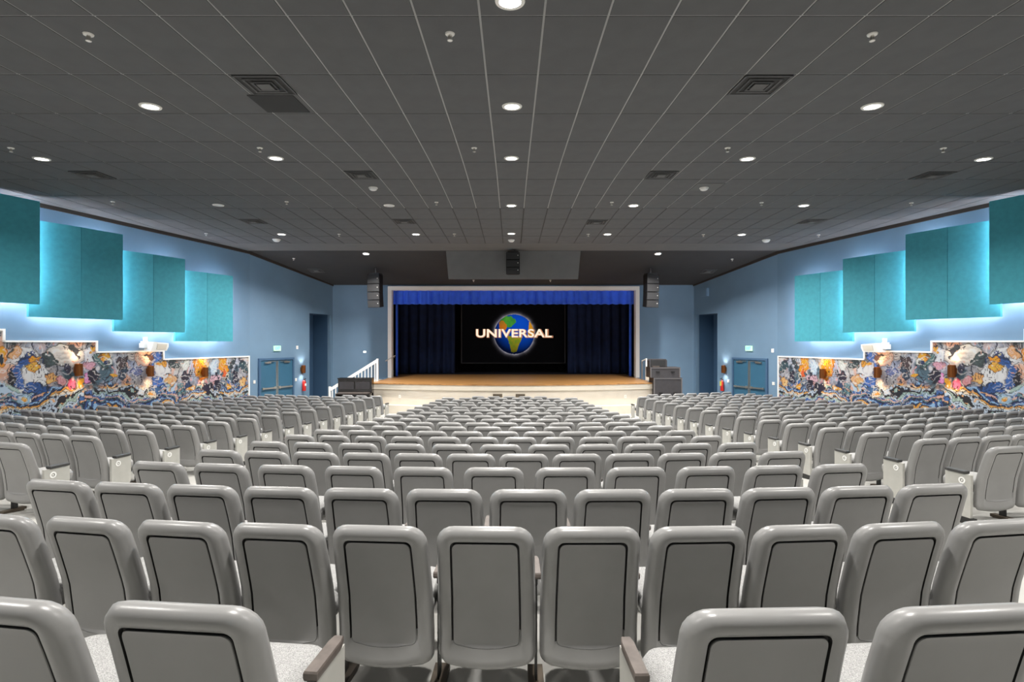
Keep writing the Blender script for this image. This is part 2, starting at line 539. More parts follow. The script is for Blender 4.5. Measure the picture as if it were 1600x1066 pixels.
# ------------------------------------------------------------------ painting helpers (value noise on numpy arrays)
LAT = rng.random((64, 64))
def vnoise(x, y):
    xi = np.floor(x).astype(int); yi = np.floor(y).astype(int)
    fx = x - xi; fy = y - yi
    fx = fx * fx * (3 - 2 * fx); fy = fy * fy * (3 - 2 * fy)
    g = lambda a, b: LAT[a % 64, b % 64]
    return (g(xi, yi) * (1 - fx) + g(xi + 1, yi) * fx) * (1 - fy) + (g(xi, yi + 1) * (1 - fx) + g(xi + 1, yi + 1) * fx) * fy
def fbm(x, y, o=3):
    s = 0; a = .5
    for k in range(o):
        s = s + a * vnoise(x * 2 ** k + 17.3 * k, y * 2 ** k + 5.1 * k); a *= .5
    return s / (1 - .5 ** o)
def sstep(a, b, x):
    t = np.clip((x - a) / (b - a), 0, 1)
    return t * t * (3 - 2 * t)
def lin(c):
    c = np.asarray(c, float) / 255.0
    return np.where(c <= .04045, c / 12.92, ((c + .055) / 1.055) ** 2.4)
def paint_mesh(name, pts, nu, nv, cols, m):
    me = bpy.data.meshes.new(name)
    idx = np.arange(nu * nv).reshape(nv, nu)
    q = np.stack([idx[:-1, :-1], idx[:-1, 1:], idx[1:, 1:], idx[1:, :-1]], -1).reshape(-1, 4)
    me.from_pydata(pts.tolist(), [], q.tolist())
    me.materials.append(m)
    ca = me.color_attributes.new('paint', 'FLOAT_COLOR', 'POINT')
    rgba = np.ones((nu * nv, 4)); rgba[:, :3] = cols
    ca.data.foreach_set('color', rgba.ravel())
    me.update()
    return me

# ------------------------------------------------------------------ projection screen
SY = 29.0
sx0, sx1 = (722 - 800) / F * SY, (882 - 800) / F * SY
sz0, sz1 = CZ + (HOR - 567) / F * SY, CZ + (HOR - 470) / F * SY
scr = thing('projection_screen', 'black projection screen showing a globe with gold lettering', 'screen', ((sx0 + sx1) / 2, SY, sz0))
sw, sh = sx1 - sx0, sz1 - sz0
nu, nv = 300, 180
uu, vv = np.meshgrid(np.linspace(-sw / 2, sw / 2, nu), np.linspace(0, sh, nv))
PXM = SY / F                      # metres for one photo pixel at the screen
gx, gz, gr = (803.5 - 800) * PXM - (sx0 + sx1) / 2, (567 - 522.5) * PXM, 31 * PXM
X = (uu - gx) / gr; Z = (vv - gz) / gr
R2 = np.sqrt(X * X + Z * Z)
colr = np.zeros((nv, nu, 3)) + lin((2, 2, 3))
star = (rng.random((nv, nu)) > .994)
colr[star] = lin((26, 26, 32))
halo = .7 * np.exp(-np.clip(R2 - 1, 0, 9) * 22) * (.35 + .65 * vnoise(np.arctan2(Z, X) * 7 + 20, X * 0 + 3.0)) * (R2 > .98)
colr += halo[..., None] * lin((205, 200, 215))
inside = R2 < 1
sph = np.sqrt(np.clip(1 - R2 ** 2, 0, 1))
shade = np.clip(.25 + .75 * (.25 * X + .55 * Z + .75 * sph), .12, 1.2)
ocean = lin((10, 75, 190)) * shade[..., None] ** 1.5
colr = np.where(inside[..., None], ocean, colr)
wx = X + .22 * (fbm(X * 3 + 9, Z * 3 + 4) - .5); wz = Z + .22 * (fbm(X * 3 + 31, Z * 3 + 14) - .5)
def land(m, c1, c2):
    global colr
    n = fbm(X * 5 + 3, Z * 5 + 8)[..., None]
    c = lin(c1) * n + lin(c2) * (1 - n)
    m = (m & inside)[..., None]
    colr = np.where(m, c * np.clip(shade[..., None] + .15, 0, 1.1), colr)
land(((wx + .33) / .38) ** 2 + ((wz - .62) / .28) ** 2 < 1, (80, 160, 50), (40, 110, 50))
land(((wx + .62) / .2) ** 2 + ((wz - .42) / .26) ** 2 < 1, (215, 110, 20), (150, 120, 40))
land((wx + .02 + .22 * wz > -.35) & (wx < .42 + .55 * (wz + .2)) & (wz < -.1) & (wz > -.9 + .3 * np.abs(wx + .1)) & (wx > -.3 - .25 * wz - .2), (190, 150, 30), (90, 140, 40))
land(((wx - .86) / .2) ** 2 + ((wz - .3) / .38) ** 2 < 1, (225, 160, 40), (200, 130, 30))
pts = np.stack([uu.ravel(), np.zeros(nu * nv), vv.ravel()], 1)
link('screen_surface', paint_mesh('screen_surface', pts, nu, nv, colr.reshape(-1, 3), vcol_mat('projected_picture', .9, .9)), scr)
mb = MB(); mb.box((0, .05, sh / 2), (sw + .1, .06, sh + .1)); obj('screen_backing', mb, M['blackwall'], scr)
mb = MB(); mb.tube((-sw / 2 - .05, -.01, -.02), (sw / 2 + .05, -.01, -.02), .022)
obj('weight_bar', mb, M['case'], scr, smooth=True)
for s in (-1, 1):
    mb = MB(); mb.box((s * (sw / 2 + .03), 0, sh / 2), (.05, .05, sh + .05)); obj('edge_rail', mb, M['case'], scr)

def text_mesh(txt, size, extrude, mats, width=None, bold=0.0):
    cu = bpy.data.curves.new('lettering', 'FONT')
    cu.body = txt; cu.size = size; cu.extrude = extrude; cu.align_x = 'CENTER'; cu.align_y = 'CENTER'
    cu.offset = bold
    cu.space_character = 1.05
    to = bpy.data.objects.new('lettering_source', cu)
    COL.objects.link(to)
    bpy.context.view_layer.update()
    me = bpy.data.meshes.new_from_object(to.evaluated_get(bpy.context.evaluated_depsgraph_get()))
    bpy.data.objects.remove(to)
    if width:
        co = np.empty(len(me.vertices) * 3); me.vertices.foreach_get('co', co); co = co.reshape(-1, 3)
        k = width / (co[:, 0].max() - co[:, 0].min()); co[:, 0] *= k
        co[:, 0] -= (co[:, 0].max() + co[:, 0].min()) / 2
        me.vertices.foreach_set('co', co.ravel())
    me.materials.clear()
    for m in mats: me.materials.append(m)
    if len(mats) > 1:
        for p in me.polygons:
            p.material_index = 0 if p.normal.z > .9 else 1
    me.update()
    return me
LET = text_mesh('UNIVERSAL', 17.5 * PXM, .01, [M['letter'], M['letterside']], 118 * PXM, .012)
lo = link('lettering', LET, scr, ((803 - 800) * PXM - (sx0 + sx1) / 2, -.03, (567 - 521.5) * PXM), (math.pi / 2, 0, 0))
lo['label'] = 'gold capital lettering reading UNIVERSAL'
# darker drop behind the lettering, as in the picture
LS = text_mesh('UNIVERSAL', 17.5 * PXM, .004, [M['letterside']], 121 * PXM, .03)
link('lettering_shade', LS, scr, ((803.8 - 800) * PXM - (sx0 + sx1) / 2, -.012, (567 - 521.9) * PXM), (math.pi / 2, 0, 0))

# ------------------------------------------------------------------ murals
BL = [  # painted shapes in photo pixels of the left mural: cx, cy, rx, ry, angle, colour
    (30, 556, 30, 14, 0, (206, 204, 205)), (100, 556, 34, 18, 0, (204, 196, 186)), (137, 556, 9, 17, 0, (206, 208, 218)),
    (18, 548, 6, 14, .2, (60, 65, 65)), (3, 556, 9, 17, 0, (238, 140, 30)), (4, 560, 4, 7, 0, (30, 40, 50)), (22, 552, 8, 12, .4, (222, 160, 110)),
    (46, 588, 29, 31, 0, (48, 88, 152)), (54, 587, 22, 23, 0, (214, 214, 216)), (50, 574, 11, 7, 0, (238, 160, 60)), (48, 563, 6, 3.5, 0, (240, 140, 25)), (57, 563, 3.5, 3.5, 0, (240, 140, 25)),
    (42, 557, 4, 4.5, 0, (40, 60, 110)), (42, 557, 2, 2.4, 0, (220, 200, 160)), (49, 553, 4, 4.5, 0, (40, 60, 110)), (49, 553, 2, 2.4, 0, (215, 215, 215)),
    (17, 592, 7, 12, 0, (18, 18, 30)), (75, 561, 15, 9, .5, (60, 72, 72)), (112, 544, 9, 5, .5, (45, 52, 55)), (117, 552, 2.5, 8, -.1, (50, 52, 60)),
    (78, 590, 10, 9, .4, (224, 160, 95)), (92, 596, 9, 8, 0, (212, 145, 150)), (104, 578, 6, 8, 0, (60, 60, 78)), (110, 597, 7, 8, .3, (200, 75, 110)), (124, 597, 5, 6, .3, (238, 150, 30)),
    (137, 572, 9, 7, 0, (205, 150, 165)), (133, 593, 6, 8, .2, (220, 130, 180)), (144, 588, 9, 10, .2, (22, 18, 42)), (143, 545, 4, 9, .2, (236, 145, 50)),
    (55, 606, 20, 7, 0, (40, 80, 140)), (36, 625, 12, 9, 0, (150, 180, 205)), (36, 625, 5, 5, 0, (236, 190, 120)), (36, 626, 2.6, 3, 0, (236, 140, 30)),
    (160, 562, 13, 14, 0, (70, 105, 105)), (165, 560, 11, 12, 0, (240, 150, 40)), (170, 564, 6, 8, .2, (214, 214, 205)), (163, 567, 5, 7, .4, (24, 44, 86)), (169, 567, 2.4, 4, 0, (25, 25, 30)),
    (190, 566, 8, 10, .4, (62, 48, 52)), (190, 584, 6, 11, .2, (34, 52, 72)), (205, 558, 9, 9, 0, (190, 180, 175)), (222, 562, 12, 13, 0, (222, 180, 165)), (212, 583, 11, 7, 0, (96, 106, 150)),
    (178, 586, 5, 4, 0, (238, 150, 40)), (243, 566, 8, 24, .12, (70, 110, 185)), (236, 563, 4, 7, 0, (92, 66, 62)),
    (254, 578, 15, 17, 0, (212, 210, 214)), (254, 568, 8, 4.5, 0, (236, 145, 45)), (272, 566, 9, 6, .3, (54, 66, 66)), (268, 592, 7, 9, 0, (226, 165, 110)), (248, 597, 12, 8, 0, (62, 100, 170)), (243, 608, 12, 6, .2, (60, 95, 140)),
    (236, 616, 6, 7, 0, (215, 200, 180)), (236, 616, 3, 3.6, 0, (236, 140, 40)), (290, 570, 8, 10, 0, (196, 196, 186)), (291, 587, 6, 10, .5, (44, 36, 52)), (290, 604, 4, 10, .3, (44, 60, 90)),
    (313, 575, 10, 21, 0, (244, 140, 14)), (323, 567, 3.5, 10, 0, (214, 170, 130)), (335, 572, 6, 16, 0, (190, 205, 228)), (335, 592, 10, 6, 0, (206, 165, 175)),
    (325, 606, 6.5, 9, .3, (26, 24, 48)), (339, 602, 4, 7, -.2, (28, 26, 46)), (350, 571, 7, 16, 0, (242, 142, 20)), (354, 588, 4, 6, .1, (210, 200, 180)), (354, 589, 2.4, 4, 0, (24, 26, 34)), (349, 583, 3, 4, 0, (220, 90, 40)),
    (364, 566, 5, 10, .3, (52, 60, 64)), (366, 590, 4.5, 10, .2, (30, 28, 52)), (381, 574, 7, 9, .3, (52, 76, 84)), (379, 597, 6, 9, .4, (222, 165, 105)), (299, 607, 6, 5, .3, (236, 150, 50)), (357, 604, 4, 4, 0, (236, 150, 40)),
]
PAL = np.array([lin(c) for c in ((28, 40, 70), (205, 196, 178), (58, 98, 160), (132, 170, 208), (24, 26, 36), (92, 128, 136), (232, 150, 60), (170, 190, 210), (40, 72, 130), (172, 188, 205), (198, 160, 150), (34, 48, 80), (150, 176, 170))])
mural_mat = vcol_mat('painted_mural', .55)
SEG = [(11.6, 12.77, .27), (12.77, 14.9, 0.0), (14.9, 16.93, -.29), (16.93, 20.5, -.55)]
def mural(side):
    root = thing('mural', ('left' if side < 0 else 'right') + ' side wall mural of orange, navy and cream swirls in stepped white frame', 'mural', (0, 0, 0))
    dx = Vector((-side * WS, 1, 0)).normalized()          # along the wall
    nrm = Vector((-side, -WS, 0)).normalized()            # into the room
    for k, (a, b, zt) in enumerate(SEG):
        zt = CZ + zt
        L = (b - a) * math.hypot(1, WS)
        zb = min(floor_z(AX + side * wall_x(y), y) for y in (a, b)) + .02
        nu = int(L / .016) + 2; nv = int((zt - zb) / .015) + 2
        yy, zz = np.meshgrid(np.linspace(a, b, nu), np.linspace(zb, zt, nv))
        xx = AX + side * (WC - WS * yy)
        p = np.stack([xx.ravel() + nrm.x * .02, yy.ravel() + nrm.y * .02, zz.ravel()], 1)
        # reference frame of the design: positions on the left wall
        U = yy * 1.033; V = zz - CZ
        xl = -(WC - AX) + WS * yy
        px = 800 + F * xl / yy; py = HOR - F * V / yy
        w1 = fbm(U * 1.6 + 3, V * 1.6 + 8) - .5; w2 = fbm(U * 1.6 + 33, V * 1.6 + 18) - .5
        s1 = fbm(U * 5 + 13, V * 5 + 28) - .5; s2 = fbm(U * 5 + 23, V * 5 + 48) - .5
        # flowing lower bands
        Q = V * 4.2 + 3.2 * w1 + 1.1 * s1 + .5 * np.sin(U * 1.9)
        Q2 = U * 1.2 + 3.0 * w2
        t = Q * 4.2 + 1.7 * vnoise(Q * .8 + 4, Q2 * .9)
        ti = np.floor(t).astype(int)
        pick = (ti * 5 + np.floor(Q2 * .6).astype(int) * 3) % len(PAL)
        c = PAL[pick]
        fr = t - ti
        line = (np.minimum(fr, 1 - fr) < .09)
        c = np.where(line[..., None], lin((16, 18, 28)), c)
        # speckle
        sp = vnoise(U * 16 + 3, V * 16 + 1) + .35 * (fbm(U * 3, V * 3) - .5)
        c = np.where((sp > .88)[..., None], lin((218, 160, 110)), c)
        # pale upper ground with faint tentacles
        h1 = np.clip(.5 + 1.6 * w1 + 1.2 * s2, 0, 1)[..., None]; h2 = np.clip(.5 + 2.2 * s1 + 1.4 * w2, 0, 1)[..., None]
        up = (lin((186, 180, 174)) * (1 - h1) + lin((158, 166, 190)) * h1) * (.55 + .6 * h2)
        warm_m = np.clip((fbm(U * 2.4 + 71, V * 2.4 + 3) - .56) * 9, 0, 1)[..., None]
        up = up * (1 - warm_m) + warm_m * lin((208, 158, 132)) * (.6 + .5 * h2)
        cool_m = np.clip((fbm(U * 2.1 + 11, V * 2.1 + 83) - .58) * 9, 0, 1)[..., None]
        up = up * (1 - cool_m) + cool_m * lin((78, 104, 118)) * (.6 + .5 * h2)
        ten = np.abs(np.sin(U * 9 + 9 * w1 + 2.5 * s2)) + .5 * (fbm(U * 2 + 7, V * 2) - .5)
        up = np.where((ten < .13)[..., None], lin((52, 54, 66)), up)
        up = np.where(((ten > .98) & (s1 > .02))[..., None], lin((206, 150, 150)), up)
        m = sstep(594, 604, py + 26 * w2 + 12 * s1)[..., None]
        c = up * (1 - m) + c * m
        qx = px + 11 * s1 + 6 * w2 + 3 * (vnoise(U * 12, V * 12) - .5); qy = py + 11 * s2 + 6 * w1 + 3 * (vnoise(U * 12 + 40, V * 12) - .5)
        for (cx, cy, rx, ry, an, cc) in BL:
            ca, sa = math.cos(an), math.sin(an)
            X = ((qx - cx) * ca + (qy - cy) * sa) / rx; Y = (-(qx - cx) * sa + (qy - cy) * ca) / ry
            r = np.sqrt(X * X + Y * Y)
            tone = 1 + .5 * (fbm(U * 7 + cx, V * 7 + cy) - .5)
            streak = 1 + .22 * np.sin(r * 14 + 5 * s1)
            base = lin(cc) * (tone * streak)[..., None]
            edge = lin(cc) * .25
            col = np.where((r > .9)[..., None], edge, base)
            mk = (r < 1.0)[..., None]
            if ry > 4.2 and rx > 4.2:
                holes = (vnoise(U * 14 + cx, V * 14 + cy) > .9)[..., None]
                col = np.where(holes, lin((222, 214, 204)), col)
            c = np.where(mk, col, c)
        # loose brush strokes over everything
        q1 = fbm(U * 3.1 + 51, V * 3.1 + 2) - .5; q2 = fbm(U * 3.1 + 7, V * 3.1 + 61) - .5
        st = np.sin((U + 1.3 * q1) * 17 + (V + 1.3 * q2) * 23 + 5 * np.sin(U * 2.3 + 4 * q2))
        gate = fbm(U * 1.7 + 90, V * 2.3 + 12)
        c = np.where(((st > .88) & (gate > .50))[..., None], c * .35 + .65 * lin((214, 208, 204)), c)
        c = np.where(((st < -.90) & (gate < .50))[..., None], lin((26, 28, 44)), c)
        dots = vnoise(U * 22 + 5, V * 22 + 9)
        c = np.where(((dots > .92) & (gate > .46))[..., None], lin((206, 150, 130)), c)
        c = np.clip(c * .86, 0.004, .55)
        me = paint_mesh('mural_panel', p, nu, nv, c.reshape(-1, 3), mural_mat)
        if side > 0: me.flip_normals()
        link('mural_panel', me, root)
        # white trims
        mb = MB()
        A = Vector((AX + side * wall_x(a), a, 0)); B = Vector((AX + side * wall_x(b), b, 0))
        def bar(P0, P1, z0, z1):
            q = [P0, P1, P1 + nrm * .05, P0 + nrm * .05]
            mb.hexa([(v.x, v.y, z0) for v in q] + [(v.x, v.y, z1) for v in q])
        bar(A, B, zt - .0, zt + .045)
        nxt = SEG[k + 1][2] + CZ if k + 1 < len(SEG) else zb
        bar(B - dx * .0, B + dx * .05, nxt, zt + .045)
        obj('frame_moulding', mb, M['white'], root)
mural(-1); mural(1)

# ------------------------------------------------------------------ teal acoustic panels with backlight
PAN = [(10.95, 12.94, 3.31, .89), (13.06, 14.96, 2.93, .605), (15.12, 16.94, 2.56, .30), (17.05, 18.86, 2.27, .03)]
NEAR = ['nearest', 'second-nearest', 'third-nearest', 'farthest']
for side in (-1, 1):
    for k, (a, b, zt, zb) in enumerate(PAN):
        zt += CZ; zb += CZ
        zt = min(zt, ceil_z(a) - .06)
        def W(y, off):
            return Vector((AX + side * (wall_x(y) - off), y, 0))
        mid = (a + b) / 2
        offs = [(a, .30), (mid, .56), (b, .70)]
        t = thing('acoustic_panel', 'folded teal backlit wall panel on the %s wall, %s of four' % ('left' if side < 0 else 'right', NEAR[k]), 'wall panel', W(mid, .0) + Vector((0, 0, zb)), 0, 'teal panels along the side walls')
        org = t.location
        for (y0, o0), (y1, o1) in ((offs[0], offs[1]), (offs[1], offs[2])):
            mb = MB()
            g = .006
            p0, p1 = W(y0 + (g if y0 == mid else 0), o0) - org, W(y1 - (g if y1 == mid else 0), o1) - org
            nrm = Vector((-side * (y1 - y0), (p1.x - p0.x) * side * -1 * -1, 0)).normalized()
            th = .05
            bk = Vector((side * th, 0, 0))
            h = zt - zb
            q = [p0, p1, p1 + bk, p0 + bk]
            mb.hexa([(v.x, v.y, 0) for v in q] + [(v.x, v.y, h) for v in q])
            obj('panel_half', mb, M['teal'], t)
        # mounting frame and LED strips behind the panel
        h = zt - zb
        mb = MB()
        for y, o in ((a + .35, .3), (b - .45, .5)):
            w = W(y, 0) - org; v = W(y, o) - org
            for z in (h * .3, h * .7):
                mb.box(((w.x + v.x) / 2, w.y, z), (abs(w.x - v.x), .06, .06))
        obj('mounting_bracket', mb, M['steel'], t)
        mb = MB()
        c = W(b - .07, .575) - org
        mb.box((c.x, c.y, h / 2), (.02, .05, h - .16))
        obj('led_strip', mb, M['strip'], t)
        mb = MB()
        c = W(b - .05, .16) - org
        mb.box((c.x, c.y, h / 2 - .05), (.05, .06, h - .26))
        obj('led_strip', mb, M['strip'], t)
        mb = MB()
        pa, pb = W(a + .2, .20) - org, W(b - .2, .48) - org
        q = [pa, pb, pb + Vector((side * .03, 0, 0)), pa + Vector((side * .03, 0, 0))]
        mb.hexa([(v.x, v.y, .10) for v in q] + [(v.x, v.y, .13) for v in q])
        obj('led_strip', mb, M['strip'], t)

# ------------------------------------------------------------------ sconces
def sconce(p, rz, lamp, label, warm):
    t = thing('wall_sconce', label, 'wall lamp', p, rz, 'up and down wall sconces')
    mb = MB(); mb.box((0, -.02, 0), (.09, .04, .16)); obj('back_plate', mb, M['brass'], t)
    mb = MB()
    mb.lathe([(.075, -.16), (.08, -.155), (.08, .155), (.075, .16)], 20, at=(0, -.12, 0), caps=False)
    mb.lathe([(.07, -.16), (.07, .16)], 20, at=(0, -.12, 0), caps=False)
    for k in range(8):
        an = 2 * math.pi * k / 8
        mb.box((.082 * math.cos(an), -.12 + .082 * math.sin(an), 0), (.012, .012, .3))
    obj('lamp_body', mb, M['brass'], t, smooth=True)
    for s in (-1, 1):
        mb = MB(); mb.lathe([(.055, -.01), (.055, .01)], 16, at=(0, -.12, s * .10))
        obj('bulb', mb, lamp, t)
        ld = bpy.data.lights.new('sconce_light', 'SPOT')
        ld.energy = 26 if warm else 22
        ld.color = (1, .66, .36) if warm else (1, .93, .85)
        ld.spot_size = math.radians(105); ld.spot_blend = .8; ld.shadow_soft_size = .05
        lo = bpy.data.objects.new('sconce_light', ld); COL.objects.link(lo)
        lo.parent = t; lo.location = (0, -.12, s * .165)
        lo.rotation_euler = (math.pi if s > 0 else 0, 0, 0)
    return t
ang = math.atan(WS)
WHICH = ['nearest', 'middle', 'farthest']
for lst, side in (([(116, 578), (229, 580), (315, 581.5)], -1), ([(1494, 580), (1377, 582), (1291, 584)], 1)):
    for k, (px, py) in enumerate(lst):
        y = wall_depth(px)
        z = CZ + (HOR - py) / F * y
        sconce((AX + side * (wall_x(y) - .025), y, z), -side * math.pi / 2 + side * ang if False else (math.pi / 2 - ang if side < 0 else -math.pi / 2 + ang), M['warm'],
               'copper sconce glowing on the %s mural, %s of three' % ('left' if side < 0 else 'right', WHICH[k]), True)

# splayed wall fittings
mS = (XC - XP) / (YP - YC)
angS = math.atan(mS)
def on_splay(px, py):
    side = -1 if px < 800 else 1
    y = splay_depth(px)
    rz = (math.pi / 2 - angS) if side < 0 else (-math.pi / 2 + angS)
    return Vector((AX + side * splay_x(y), y, CZ + (HOR - py) / F * y)), rz
for px, py in ((470.5, 577), (1134, 577)):
    p, rz = on_splay(px, py)
    sconce(p, rz, M['cool'], 'copper sconce beside the %s double doors' % ('left' if px < 800 else 'right'), False)

for s in (-1, 1):
    nm = 'left' if s < 0 else 'right'
    m = lambda px: px if s < 0 else 1603.5 - px
    # double doors
    ya, yb = splay_depth(m(403)), splay_depth(m(458))
    A = Vector((AX + s * splay_x(ya), ya, 0)); B = Vector((AX + s * splay_x(yb), yb, 0))
    L = (B - A).length
    mid = (A + B) / 2
    _, rz = on_splay(m(430), 560)
    H = CZ + (HOR - 559.5) / F * mid.y - FLOOR0
    d = struct(link('door_%d' % (1 if s < 0 else 2), None, None, (mid.x, mid.y, FLOOR0), (0, 0, rz)), 'petrol blue double doors with push bars in the %s splayed wall' % nm)
    fr = MB()
    for x in (-L / 2 + .04, L / 2 - .04): fr.box((x, -.03, H / 2), (.08, .08, H))
    fr.box((0, -.03, H - .04), (L - .16, .08, .08))
    obj('door_frame', fr, M['walldark'], d)
    lw = (L - .16) / 2
    for k in (-1, 1):
        c = k * (lw / 2 + .002)
        mb = MB(); mb.box((c, -.015, (H - .09) / 2), (lw - .01, .04, H - .1))
        leaf = obj('door_leaf', mb, M['door'], d)
        mb = MB(); mb.box((c, -.085, .98), (lw - .12, .05, .055)); mb.box((c - k * (lw / 2 - .12), -.055, .98), (.1, .05, .1)); mb.box((c + k * (lw / 2 - .12), -.055, .98), (.06, .05, .08))
        obj('push_bar', mb, M['metal'], leaf)
        mb = MB(); mb.box((k * .035, -.045, (H - .1) / 2), (.035, .02, H - .14)); obj('edge_guard', mb, M['metal'], leaf)
        mb = MB(); mb.box((c + k * .08, -.065, H - .17), (.3, .06, .06)); mb.box((c - k * .1, -.09, H - .13), (.36, .03, .02))
        obj('door_closer', mb, M['metal'], leaf)
    # exit sign
    p, rz = on_splay(m(432), 544.5)
    t = thing('exit_sign', 'lit green EXIT sign above the %s double doors' % nm, 'exit sign', p, rz)
    mb = MB(); mb.box((0, -.04, 0), (.34, .05, .2)); obj('housing', mb, M['exitbody'], t)
    mb = MB(); mb.box((0, -.01, 0), (.1, .02, .1)); obj('wall_bracket', mb, M['white'], t)
    link('lettering', text_mesh('EXIT', .17, .004, [M['exit']], .26, .006), t, (0, -.07, -.0), (math.pi / 2, 0, 0))
    # strobe, switch plates
    if s < 0: lst = ((464, 543, 'white alarm strobe above the left sconce', 'alarm', .1, .14), (397, 597, 'white switch plate left of the left double doors', 'switch', .09, .12), (462, 593.5, 'white call plate under the left sconce', 'switch', .09, .12))
    else: lst = ((1207.5, 548, 'white alarm strobe right of the right exit sign', 'alarm', .1, .14), (1209, 599.5, 'white switch plate right of the right double doors', 'switch', .11, .12), (1138.5, 595.5, 'white call plate under the right sconce', 'switch', .09, .12))
    for px, py, lab, cat, w, h in lst:
        p, rz = on_splay(px, py)
        t = thing('wall_plate' if cat == 'switch' else 'alarm_strobe', lab, cat, p, rz)
        mb = MB(); mb.box((0, -.012, 0), (w, .024, h)); obj('plate', mb, M['white'], t)
        mb = MB(); mb.box((0, -.03, 0), (w * .4, .014, h * .5)); obj('button', mb, M['white'] if cat == 'switch' else M['unlit'], t)
    # extinguisher
    p, rz = on_splay(m(472.5), 601)
    t = thing('fire_extinguisher', 'red fire extinguisher hanging by the %s double doors' % nm, 'fire extinguisher', p, rz)
    mb = MB(); mb.lathe([(.03, -.27), (.075, -.26), (.075, .1), (.05, .16), (.02, .18), (.02, .2)], 18, at=(0, -.09, 0)); cyl = obj('cylinder', mb, M['red'], t, smooth=True)
    mb = MB(); mb.box((0, -.12, .23), (.03, .14, .02)); mb.box((0, -.11, .27), (.03, .12, .015), R=Matrix.Rotation(.2, 3, 'X')); mb.lathe([(.02, .2), (.02, .24)], 10, at=(0, -.09, 0)); obj('valve_handle', mb, M['black'], t)
    mb = MB(); mb.tube((.03, -.09, .22), (.09, -.1, .1), .012); mb.tube((.09, -.1, .1), (.085, -.1, -.12), .012); obj('hose', mb, M['black'], t)
    mb = MB(); mb.box((0, -.17, -.0 if s < 0 else .05), (.09, .01, .1 if s < 0 else .2)); obj('tag', mb, M['yellow'] if s > 0 else M['white'], t)

# fittings inside right passage and on stage wall
yq = splay_depth(1104) + .55
t = thing('control_box', 'small white control box with conduit inside the right passage', 'control box', (AX + splay_x(AY0) + .6, AY0 + .62, CZ + (HOR - 573) / F * (AY0 + .6)), -math.pi / 2 + angS)
t.location = Vector((0, 0, 0))
nS = Vector((1, mS, 0)).normalized()
pc = Vector((AX + splay_x((AY0 + AY1) / 2), (AY0 + AY1) / 2, 0)) + nS * .99
t.location = (pc.x, pc.y, CZ + (HOR - 573) / F * pc.y)
mb = MB(); mb.box((0, -.04, 0), (.16, .08, .26)); obj('box', mb, M['white'], t)
mb = MB(); mb.tube((.02, -.03, .13), (.02, -.03, 1.6), .014); obj('conduit', mb, M['walldark'], t)
mb = MB(); mb.box((0, -.085, 0), (.1, .01, .16)); obj('lid', mb, M['unlit'], t)
p, rz = on_splay(1103, 457)
t = thing('wall_cabinet', 'blue painted wall cabinet high above the right passage', 'cabinet', p, rz)
mb = MB(); mb.box((0, -.05, 0), (.36, .1, .34)); obj('body', mb, M['wall'], t)
mb = MB(); mb.box((0, -.105, 0), (.3, .01, .28)); obj('lid', mb, M['wall'], t)
p = ray_y(570, 550, YP)
t = thing('step_light', 'small lit plate on blue wall above the stage stairs', 'light', p)
mb = MB(); mb.box((0, -.01, 0), (.14, .02, .09)); obj('plate', mb, M['white'], t)
mb = MB(); mb.box((0, -.024, 0), (.1, .01, .05)); obj('lens', mb, M['glow'], t)

# ------------------------------------------------------------------ white wall loudspeakers above the murals
for px, py, side in ((232, 541, -1), (1377, 543, 1)):
    y = wall_depth(px)
    z = CZ + (HOR - py) / F * y
    rz = (math.pi / 2 - ang) if side < 0 else (-math.pi / 2 + ang)
    t = thing('wall_projector', 'white wedge-shaped device on bracket above the %s mural' % ('left' if side < 0 else 'right'), 'wall device', (AX + side * wall_x(y), y, z), rz)
    sx = 1 if side < 0 else -1
    mb = MB()
    mb.prism([(-.28 * sx, -.14), (.26 * sx, -.14), (.33 * sx, -.02), (.33 * sx, .09), (-.2 * sx, .13)], -.26, M4=Matrix.Translation((0, -.14, 0)))
    obj('housing', mb, M['white'], t)
    mb = MB(); mb.prism([(-.1 * sx, -.1), (.22 * sx, -.1), (.28 * sx, .06), (-.06 * sx, .07)], -.012, M4=Matrix.Translation((0, -.40, 0))); obj('front_grille', mb, M['cream'], t)
    mb = MB(); mb.box((-.3 * sx, -.14, .02), (.1, .2, .14)); mb.box((-.22 * sx, -.12, .2), (.07, .1, .14)); mb.box((-.2 * sx, -.07, .05), (.14, .14, .2)); obj('bracket', mb, M['white'], t)

# ------------------------------------------------------------------ ceiling lamps, vents, sprinklers
def ceil_frame(px, py):
    p = ray_ceiling(px, py)
    e = .05
    sl = math.atan2(ceil_z(p.y + e) - ceil_z(p.y - e), 2 * e)
    p.z = ceil_z(p.y)
    return p, sl
def downlight(p, sl, label, lit=True, group=None, light=True, watts=DOWNLIGHT_W):
    t = thing('ceiling_downlight', label, 'ceiling light', p, group=group, rot=(sl, 0, 0))
    mb = MB(); mb.lathe([(.10, -.014), (.132, -.012), (.138, 0), (.10, 0)], 28, caps=False); obj('trim_ring', mb, M['white'], t, smooth=True)
    mb = MB(); mb.lathe([(.101, -.008), (.101, .0)], 28); obj('lens', mb, M['lens'] if lit else M['unlit'], t)
    if lit and light:
        ld = bpy.data.lights.new('downlight_lamp', 'AREA'); ld.shape = 'DISK'; ld.size = .2; ld.spread = math.radians(150)
        ld.energy = watts; ld.color = (1.0, .965, .92)
        lo = bpy.data.objects.new('downlight_lamp', ld); COL.objects.link(lo); lo.parent = t; lo.location = (0, 0, -.02)
    return t
